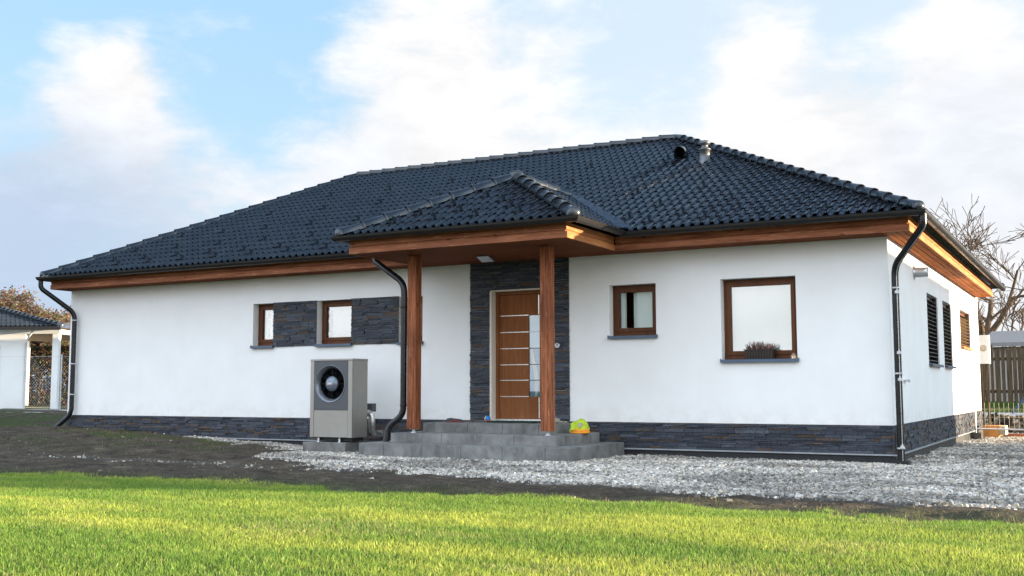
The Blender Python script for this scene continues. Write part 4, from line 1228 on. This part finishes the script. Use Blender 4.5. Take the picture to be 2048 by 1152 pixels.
tree('bare_tree', (-3.0, 46.0, -.05), 10.8, 5, 21, 'large bare winter tree rising behind the right end of the roof', tr=.34, lean=(.02, 0))
tree('bare_tree', (-1.35, 36.5, -.05), 5.6, 4, 35, 'smaller bare tree directly behind the wooden fence on the right', tr=.12, lean=(-.05, 0))
RMIN[0] = .006

# ------------------------------------------------------------------ right background
M['plank'] = wood('weathered_planks', 2, (.035, .025, .017), (.15, .108, .065), rough=.85, knots=False)
mb = MB(); r = random.Random(9); x = -7.0
while x < 9:
    wd_ = r.uniform(.09, .16); top_ = 1.86 + r.uniform(-.12, .06)
    mb.box(x, x + wd_, 23.0 + r.uniform(-.03, .03), 23.03 + r.uniform(.0, .03), -.25, top_); x += wd_ + r.uniform(.004, .05)
mb2 = MB(); mb2.box(-7, 9, 23.075, 23.12, .35, .45); mb2.box(-7, 9, 23.075, 23.12, 1.4, 1.5)
wf = thing('plank_fence', 'tall weathered brown plank fence behind the site fence at right', 'fence', (0, 23, 0))
mb.build('planks', M['plank'], wf); mb2.build('rails', M['plank'], wf)
ba = thing('shed', 'low grey shed with pale flat roof beyond the plank fence', 'shed', (0, 31, 0))
mb = MB(); mb.box(-1.3, 8, 29, 34, -.3, 2.05); mb.build('wall', simple('shed_wall', (.32, .30, .28), .8), ba)
mb = MB(); mb.add([(-1.6, 28.6, 2.05), (8.3, 28.6, 2.05), (8.3, 34.4, 2.75), (-1.6, 34.4, 2.75), (-1.6, 28.6, 2.2), (8.3, 28.6, 2.2), (8.3, 34.4, 2.9), (-1.6, 34.4, 2.9)],
                  [(0, 3, 2, 1), (4, 5, 6, 7), (0, 1, 5, 4), (1, 2, 6, 5), (2, 3, 7, 6), (3, 0, 4, 7)]); mb.build('roof', simple('shed_roof', (.20, .19, .19), .7, .0), ba)
mb = MB(); mb.box(-3, 8, 17.2, 17.5, -.50, -.17)
ke = mb.build('concrete_edging', simple('pale_edging', (.55, .56, .60), .7, 0, .3, .1, 3), None, at=(1, 17.35, -.3), bevel=.01)
tag(ke, 'long pale grey concrete edging in front of the grass strip', 'edging')
n = 9000; sx = -3 + 9 * RNG.random(n); sy = 17.8 + 4.9 * RNG.random(n)
gs = blades('grass_strip', sx, sy, .05, .13, .010, lambda n, x, y: np.array([.07, .13, .02]) * (.6 + .8 * RNG.random((n, 1))))
kind(gs, 'stuff', 'green grass strip at the foot of the plank fence', 'grass')
n = 5200; sx = -.6 + 5 * RNG.random(n); sy = 13.0 + 3.9 * RNG.random(n)
hz = .28 * np.exp(-((sy - 15.2) / .7) ** 2) * (.7 + .6 * fbm(sx * 1.5, sy))
sc_ = pebbles('rubble', np.stack([sx, sy, zg(sx, sy) + hz * RNG.random(n)], -1), .02, .09, [(.10, .075, .05), (.26, .20, .13), (.05, .04, .03), (.40, .33, .24)])
kind(sc_, 'stuff', 'brown rubble and soil heap behind the site fence', 'rubble')
stk = MB(); stk.tube([(.28, 16.9, -.17), (.72, 17.0, .40)], .035, 8); tag(stk.build('pole', simple('blue_pole', (.02, .05, .10), .5), None, at=(.45, 16.95, 0)), 'dark blue pole leaning over the pale edging at right', 'pole')
# site fence
sf = thing('site_fence', 'galvanised wire mesh site fence panel at the corner of the house', 'fence', (1.3, 9.3, -.54))
mb = MB(); Yf = 9.3
mb.tube([(.105, Yf, -.52), (.105, Yf, .42)], .016, 8); mb.tube([(.105, Yf, -.34), (3.4, Yf, -.37)], .016, 8); mb.tube([(3.3, Yf, -.56), (3.3, Yf, .42)], .016, 8)
mb.build('frame', M['galv'], sf)
mb = MB()
for k in range(34):
    x = .20 + k * .092; mb.tube([(x, Yf, -.35), (x, Yf, .20)], .0034, 5, False)
for z in (-.10, .07): mb.tube([(.105, Yf + .008, z), (3.3, Yf + .008, z)], .004, 5, False)
mb.build('wire_mesh', simple('weathered_wire', (.38, .33, .26), .6, .3), sf)
mb = MB(); mb.box(-.02 + .03, .225, 9.12, 9.48, -.60, -.42); mb.box(.07, .15, 9.10, 9.121, -.53, -.47)
tag(mb.build('fence_foot', simple('recycled_plastic_foot', (.085, .075, .065), .8, 0, .2, .3, 12, .3), None, at=(.11, 9.3, -.56), bevel=.03), 'dark grey block foot holding the site fence post', 'fence foot')
ob = thing('wooden_crate', 'orange brown wooden crate with slatted end behind the site fence', 'crate', (.33, 10.5, -.56))
mb = MB(); mb.box(.16, .47, 10.2, 10.8, -.58, -.305); mb.build('crate_body', simple('orange_ply', (.46, .20, .055), .6, 0, .3, .2, 6), ob)
mb = MB()
for k in range(6): mb.box(.485 + k * .022, .495 + k * .022, 10.2, 10.8, -.50, -.31)
mb.build('slats', simple('pale_slat', (.62, .52, .38), .7), ob)
mb = MB(); mb.box(.50, 3.2, 10.9, 11.1, -.60, -.50); tag(mb.build('timber_beam', M['wood_x'], None, at=(1.8, 11, -.55)), 'flat timber beam lying on the gravel right of the crate', 'beam')
wb = thing('meter_cabinet', 'white meter cabinet on timber posts behind the house corner', 'cabinet', (.06, 12.6, -.6))
mb = MB(); mb.box(-.12, .15, 12.5, 12.8, 1.08, 1.76); mb.build('box', M['white'], wb, bevel=.01)
mb = MB(); mb.box(-.08, -.02, 12.55, 12.6, -.7, 1.09); mb.box(.06, .12, 12.55, 12.6, -.7, 1.09); mb.build('post', M['plank'], wb)
mb = MB(); mb.lathe((.02, 12.495, 1.45), (0, -1, 0), [(.0, .012), (.07, .012), (.075, 0)], 16); mb.build('dial', simple('dial_beige', (.5, .42, .32), .5), wb)

# ------------------------------------------------------------------ left neighbour
yaw = .50
Rm = Matrix.Translation((-27.1, 7.05, -.06)) @ Matrix.Rotation(yaw, 4, 'Z')
NH = thing('neighbour_house', 'neighbouring white house with dark tiled roof and carport at far left', 'house', (-27.1, 7.05, -.06))
mb = MB(Rm); mb.box(-9, 0, 0, .12, -.3, 2.40); mb.box(-9, -3.4, .12, 6, -.3, 2.40); mb.build('wall', M['plaster'], NH)
mb = MB(Rm); mb.box(.84, 1.03, .0, .18, -.3, 2.339); mb.build('carport_post', M['plaster'], NH)
mb = MB(Rm); mb.box(-9.2, 1.06, -.02, .17, 2.34, 2.48); mb.box(.88, 1.04, .17, 5, 2.34, 2.48); mb.build('carport_beam', M['white'], NH)
mb = MB(Rm); mb.box(-3.3, .87, .2, 5.4, 2.36, 2.40); mb.build('carport_ceiling', simple('carport_ceiling', (.16, .12, .09), .8), NH)
mb = MB(Rm); mb.tube([(.0, -.06, -.1), (.0, -.06, 2.05), (.35, -.3, 2.42)], .035, 8); mb.build('downpipe', M['white'], NH)
mb = MB(Rm); mb.box(-.86, -.80, -.03, .02, .4, 1.95); mb.build('window', M['dark'], NH)
def nb_roof():
    O = Rm @ Vector((-9.6, -.40, 2.54)); U = Rm.to_3x3() @ Vector((1, 0, 0)); V = Rm.to_3x3() @ Vector((0, .9768, .2144))
    a = Rm @ Vector((1.25, -.4, 2.54)); b = Rm @ Vector((-2.85, 3.7, 3.44))
    return tile_field('roof', O, U, V, 11.2, 4.3, [vplane(a, b, Rm @ Vector((-6, 0, 0)))], NH, seed=8)
nbr = nb_roof()
mb = MB(Rm); mb.add([(-9.6, -.4, 2.51), (1.25, -.4, 2.51), (-2.85, 3.7, 3.41), (-9.6, 3.7, 3.41), (1.25, 7.8, 2.51)], [(0, 1, 2, 3), (1, 4, 2)]); mb.build('roof_underlay', M['tile'], nbr)
mb = MB(); caps(mb, Rm @ Vector((1.25, -.4, 2.54)), Rm @ Vector((-2.85, 3.7, 3.44)), .10, .36, .04); mb.build('hip_cap', M['cap'], nbr)
mb = MB(Rm); mb.box(-9.6, 1.28, -.52, -.41, 2.43, 2.54); mb.build('gutter', M['black'], NH)
mb = MB(Rm); mb.box(-9.5, 1.05, -.40, -.03, 2.485, 2.51); mb.build('soffit', M['white'], NH)
mb = MB(Rm); mb.box(-2.75, .6, 6.0, 7.2, 2.43, 2.60); gb = thing('garden_shelter', 'pale flat canopy behind the carport post at far left', 'shelter', tuple(Rm @ Vector((-.9, 6.6, 0))))
mb.build('canopy', M['white'], gb)
mb = MB(Rm); mb.box(-2.72, -2.60, 6.1, 6.2, -.3, 2.429); mb.build('post', M['white'], gb)
mb = MB(Rm); mb.box(.4, .5, 6.1, 6.2, -.3, 2.429); mb.build('post', M['white'], gb)
# paved yard in front of it
mb = MB(Rm); mb.box(-9, 3.2, -5.0, 7, -.35, -.01); kind(mb.build('paved_yard', simple('pale_paving', (.52, .50, .47), .85, 0, .2, .12, 2, .2), None, at=tuple(Rm @ Vector((0, 0, 0)))), 'structure')
# chain-link fence
cf = thing('wire_fence', 'thin grey chain link fence in front of the neighbouring carport', 'fence', tuple(Rm @ Vector((-2, -2.8, 0))))
mb = MB(Rm)
for k in range(-52, 40):
    for s in (-1, 1):
        x = k * .075; zz0, zz1 = -.1, 1.55
        mb.obox(((x + s * .8), -2.8 + s * .002, .72), (s * .70, 0, .82), (0, .0010, 0), (-.0008 * s, 0, .0008))
mb.build('wire_mesh', M['galv'], cf)
mb = MB(Rm)
for x in (-2.9, -.3, 2.3): mb.tube([(x, -2.78, -.3), (x, -2.78, 1.6)], .022, 8)
mb.tube([(-4, -2.79, 1.54), (2.6, -2.79, 1.54)], .004, 5)
mb.build('post', M['galv'], cf)
# dark clipped hedge seen through the carport, and brown-leaved trees behind
M['hedge'] = coloured('hedge_leaves', rough=.85, spec=.1, bumpy=0, var=.2, transl=.15)
def hedge(name, label, M_, x0, x1, y0, y1, z1, n, pal, size=.06, bumps=.0, seed=1):
    r = random.Random(seed); t = thing(name, label, 'hedge', tuple(M_ @ Vector(((x0 + x1) / 2, (y0 + y1) / 2, 0))))
    mb = MB(M_)
    for k in range(n):
        x = r.uniform(x0, x1); y = r.uniform(y0, y1); top = z1 + bumps * (math.sin(x * 1.7 + seed) + .6 * math.sin(x * 4.1)) * .5
        z = top * (1 - r.random() ** 1.8 * 1.0) if r.random() < .6 else r.uniform(-.1, top)
        if r.random() < .7: y = y0 + abs(r.gauss(0, .15))
        a_ = Vector((r.gauss(0, 1), r.gauss(0, 1), r.gauss(0, 1))).normalized() * size * r.uniform(.6, 1.4); e = a_.orthogonal().normalized() * a_.length * .55
        c = Vector((x, y, z)); col = tuple(q * r.uniform(.5, 1.4) for q in r.choice(pal))
        mb.add([c - a_, c + e, c + a_, c - e], [(0, 1, 2, 3)], col)
    mb.build('foliage', M['hedge'], t)
    mb = MB(M_)
    for k in range(int((x1 - x0) * 5)):
        x = r.uniform(x0, x1); y = r.uniform(y0 + .1, y1); mb.tube([(x, y, -.3), (x + r.gauss(0, .1), y, z1 * .5), (x + r.gauss(0, .2), y, z1 * .93)], [.02, .014, .006], 5, False)
    mb.build('stem', M['bark'], t)
    return t
hedge('hedge', 'dark brown winter hedge seen through the neighbouring carport', Rm, -4.6, -.6, 7.6, 8.4, 2.25, 12000, [(.10, .065, .035), (.06, .045, .025), (.15, .10, .05), (.04, .035, .02)], .05, .1, 4)
pal = [(.17, .115, .070), (.125, .088, .055), (.24, .175, .115), (.09, .065, .045)]
for i, (u, v, h, lb_) in enumerate(((-7.2, 13.0, 5.2, 'tallest brown leaved tree above the neighbouring roof at far left'), (-5.9, 13.6, 4.8, 'middle one of the brown leaved trees behind the neighbouring roof'), (-5.0, 12.6, 4.0, 'low brown leaved tree behind the carport end of the neighbouring roof'), (-3.9, 13.0, 4.4, 'brown leaved tree nearest to the white house wall at far left'))):
    p = Rm @ Vector((u, v, -.0)); p.z = -.1
    tree('autumn_tree', tuple(p), h, 3, 50 + i, lb_, leaves=100, pal=pal, group='brown leaved trees at far left', tr=.10, lsize=.06)
# a stand of house at the right, just outside the picture, whose shadow falls on the yard
n2 = thing('side_house', 'plain white flat roofed house standing right of the gravel yard', 'house', (18, 6.2, -.5))
mb = MB(); mb.box(14, 22, 2.0, 11.75, -.6, 3.75); mb.build('wall', M['plaster'], n2)
mb = MB(); mb.box(13.95, 22.05, 1.95, 11.80, 3.751, 3.87); mb.build('roof_edge', M['flash'], n2)

# ------------------------------------------------------------------ camera
f_px, cyaw, cpit, crol = 2169.4841, .5000, .0935, -.0024
cam = bpy.data.cameras.new('camera'); co_ = bpy.data.objects.new('camera', cam); COL.objects.link(co_)
cam.sensor_width = 36; cam.lens = f_px / 2048 * 36; cam.clip_end = 2000; cam.clip_start = .05
p_ = np.load if False else None
sy, cy_ = math.sin(cyaw), math.cos(cyaw); sp_, cp_ = math.sin(cpit), math.cos(cpit)
fwd = Vector((-sy * cp_, cy_ * cp_, sp_)); rgt_ = Vector((cy_, sy, 0)); upv = rgt_.cross(fwd)
cr, sr = math.cos(crol), math.sin(crol)
r2 = rgt_ * cr + upv * sr; u2 = upv * cr - rgt_ * sr
co_.matrix_world = Matrix(((r2.x, u2.x, -fwd.x, CAM[0]), (r2.y, u2.y, -fwd.y, CAM[1]), (r2.z, u2.z, -fwd.z, CAM[2]), (0, 0, 0, 1)))
SC.camera = co_
def px_dir(x, y):
    return (r2 * ((x - 1024) / f_px) - u2 * ((y - 576) / f_px) + fwd).normalized()

# ------------------------------------------------------------------ light
EL, AZ = math.radians(5.6), math.radians(20)         # sun low on the right, a little behind the facade
sun_dir = Vector((math.cos(AZ) * math.cos(EL), math.sin(AZ) * math.cos(EL), math.sin(EL)))
sl = bpy.data.lights.new('sun', 'SUN'); sl.energy = 5.0; sl.angle = math.radians(.55); sl.color = (1.0, .80, .55)
so = bpy.data.objects.new('sun', sl); COL.objects.link(so); so.rotation_euler = sun_dir.to_track_quat('Z', 'Y').to_euler()
wld = bpy.data.worlds.new('World'); SC.world = wld; wld.use_nodes = True
nt = wld.node_tree
for n_ in list(nt.nodes): nt.nodes.remove(n_)
wo = nt.nodes.new('ShaderNodeOutputWorld'); bg = nt.nodes.new('ShaderNodeBackground'); nt.links.new(bg.outputs[0], wo.inputs[0])
bg.inputs[1].default_value = .10
sky = nt.nodes.new('ShaderNodeTexSky'); sky.sky_type = 'NISHITA'; sky.sun_disc = False
sky.sun_elevation = EL; sky.sun_rotation = math.atan2(sun_dir.x, sun_dir.y); sky.air_density = 1.0; sky.dust_density = .6; sky.ozone_density = 1.5
tc_ = nt.nodes.new('ShaderNodeTexCoord'); dirv = tc_.outputs['Generated']
def blob(px, py, deg, w):
    d = px_dir(px, py)
    dot = N(nt, 'ShaderNodeVectorMath', {'operation': 'DOT_PRODUCT'}, i0=dirv, i1=tuple(d)).outputs['Value']
    return N(nt, 'ShaderNodeMapRange', {'interpolation_type': 'SMOOTHERSTEP'}, i0=dot, i1=math.cos(math.radians(deg)), i2=1.0, i3=0.0, i4=w).outputs[0]
def total(bl):
    s = None
    for b in bl:
        v = blob(*b); s = v if s is None else math_(nt, 'ADD', s, v)
    return s
mp_ = N(nt, 'ShaderNodeMapping', Vector=dirv, Scale=(1, 1, 2.1), Location=(.31, .12, .07))
cn = N(nt, 'ShaderNodeTexNoise', Vector=mp_.outputs[0], Scale=12.0, Detail=11, Roughness=.60, Distortion=.2).outputs['Fac']
bias = total([(1480, 330, 9, .16), (1930, 300, 8, .12), (1040, 300, 9, .14), (830, 150, 6.5, .19), (960, 190, 7, .17), (720, 230, 6, .16), (1500, 50, 4, .22), (1560, 200, 5, .24), (1850, 170, 6, .22), (2020, 70, 6, .24), (160, 75, 5, .12), (330, 60, 4, .20), (420, 85, 3, .20), (190, 150, 4, .12), (150, 240, 6, .20), (300, 250, 6, .12),
              (650, -10, 6, .20), (880, 30, 4, .14), (1130, 15, 4, .14), (540, 110, 7, -.16), (1290, 150, 6, -.06), (40, 190, 4, -.16), (330, 15, 5, -.12), (100, 10, 5, -.12)])
sepd = N(nt, 'ShaderNodeSeparateXYZ', Vector=dirv)
low = N(nt, 'ShaderNodeMapRange', {'interpolation_type': 'SMOOTHSTEP'}, i0=sepd.outputs[2], i1=.31, i2=.12, i3=-.20, i4=.30).outputs[0]
rear = N(nt, 'ShaderNodeMapRange', {'interpolation_type': 'SMOOTHSTEP'}, i0=sepd.outputs[1], i1=.3, i2=-.5, i3=0.0, i4=.34).outputs[0]
bias = math_(nt, 'ADD', math_(nt, 'ADD', bias, low), rear)
dens = math_(nt, 'ADD', cn, bias)
mask = N(nt, 'ShaderNodeMapRange', {'interpolation_type': 'SMOOTHSTEP'}, i0=dens, i1=.36, i2=.84, i3=0.0, i4=1.0).outputs[0]
# haze brightens the sky towards the horizon
hz = N(nt, 'ShaderNodeMapRange', {'interpolation_type': 'SMOOTHSTEP'}, i0=sepd.outputs[2], i1=.0, i2=.42, i3=1.0, i4=.0).outputs[0]
gray = N(nt, 'ShaderNodeMapRange', i0=total([(10, 620, 13, .95), (560, 360, 9, .22), (1960, 300, 6, .16), (1900, 420, 9, .12)]), i1=.0, i2=1.0, i3=0.0, i4=1.0).outputs[0]
CB = 3.0
cloud = mix(nt, math_(nt, 'MINIMUM', gray, 1.0), (CB * .95, CB * .945, CB * .95, 1), (CB * .50, CB * .62, CB * .80, 1))
thin = N(nt, 'ShaderNodeMapRange', i0=cn, i1=.35, i2=.65, i3=.93, i4=1.08).outputs[0]
cloud = mix(nt, 1.0, cloud, N(nt, 'ShaderNodeCombineColor', i0=thin, i1=thin, i2=thin).outputs[0], 'MULTIPLY')
skyc = mix(nt, 1.0, sky.outputs[0], (1.0, 1.05, 1.12, 1), 'MULTIPLY')
blue = mix(nt, math_(nt, 'MULTIPLY', hz, .55), (CB * .45, CB * .73, CB * .99, 1), (CB * .74, CB * .88, CB * 1.0, 1))
pale = blob(1650, 200, 27, .95)
blue = mix(nt, pale, blue, (CB * .78, CB * .90, CB * 1.0, 1))
skyb = mix(nt, .82, skyc, blue)
# unseen upper sky set deep blue so the roof tiles reflect dark
upper = N(nt, 'ShaderNodeMapRange', {'interpolation_type': 'SMOOTHSTEP'}, i0=sepd.outputs[2], i1=.36, i2=.56, i3=0.0, i4=1.0).outputs[0]
front = N(nt, 'ShaderNodeMapRange', {'interpolation_type': 'SMOOTHSTEP'}, i0=sepd.outputs[1], i1=-.15, i2=.35, i3=0.0, i4=1.0).outputs[0]
uf = math_(nt, 'MULTIPLY', upper, front)
skyb = mix(nt, uf, skyb, (CB * .13, CB * .24, CB * .42, 1))
mask = math_(nt, 'MULTIPLY', mask, math_(nt, 'SUBTRACT', 1.0, math_(nt, 'MULTIPLY', uf, .85)))
skym = mix(nt, mask, skyb, cloud)
# sky behind the camera brightened by hand to light the shaded facade
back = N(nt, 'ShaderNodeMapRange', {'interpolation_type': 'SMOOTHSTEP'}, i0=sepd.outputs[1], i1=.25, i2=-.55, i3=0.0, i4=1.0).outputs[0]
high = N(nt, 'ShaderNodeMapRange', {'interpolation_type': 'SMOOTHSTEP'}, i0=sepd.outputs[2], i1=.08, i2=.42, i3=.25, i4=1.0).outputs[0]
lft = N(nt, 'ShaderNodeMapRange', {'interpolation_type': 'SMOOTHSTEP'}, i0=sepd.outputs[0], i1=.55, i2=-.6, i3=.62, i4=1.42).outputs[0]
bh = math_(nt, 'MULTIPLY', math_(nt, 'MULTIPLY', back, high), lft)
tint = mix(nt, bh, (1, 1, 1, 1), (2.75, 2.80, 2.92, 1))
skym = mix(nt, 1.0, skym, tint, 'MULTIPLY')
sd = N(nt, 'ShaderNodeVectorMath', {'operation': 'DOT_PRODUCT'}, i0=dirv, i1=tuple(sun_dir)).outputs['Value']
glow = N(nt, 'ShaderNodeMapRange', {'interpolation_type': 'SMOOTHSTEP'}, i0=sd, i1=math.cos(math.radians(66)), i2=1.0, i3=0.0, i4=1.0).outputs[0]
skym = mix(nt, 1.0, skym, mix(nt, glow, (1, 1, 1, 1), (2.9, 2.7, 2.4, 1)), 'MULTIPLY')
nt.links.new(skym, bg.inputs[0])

SC.view_settings.view_transform = 'Standard'; SC.view_settings.look = 'None'
SC.view_settings.exposure = 1.82; SC.view_settings.gamma = 1
SC.cycles.max_bounces = 6; SC.cycles.diffuse_bounces = 3; SC.cycles.glossy_bounces = 3; SC.cycles.transparent_max_bounces = 12
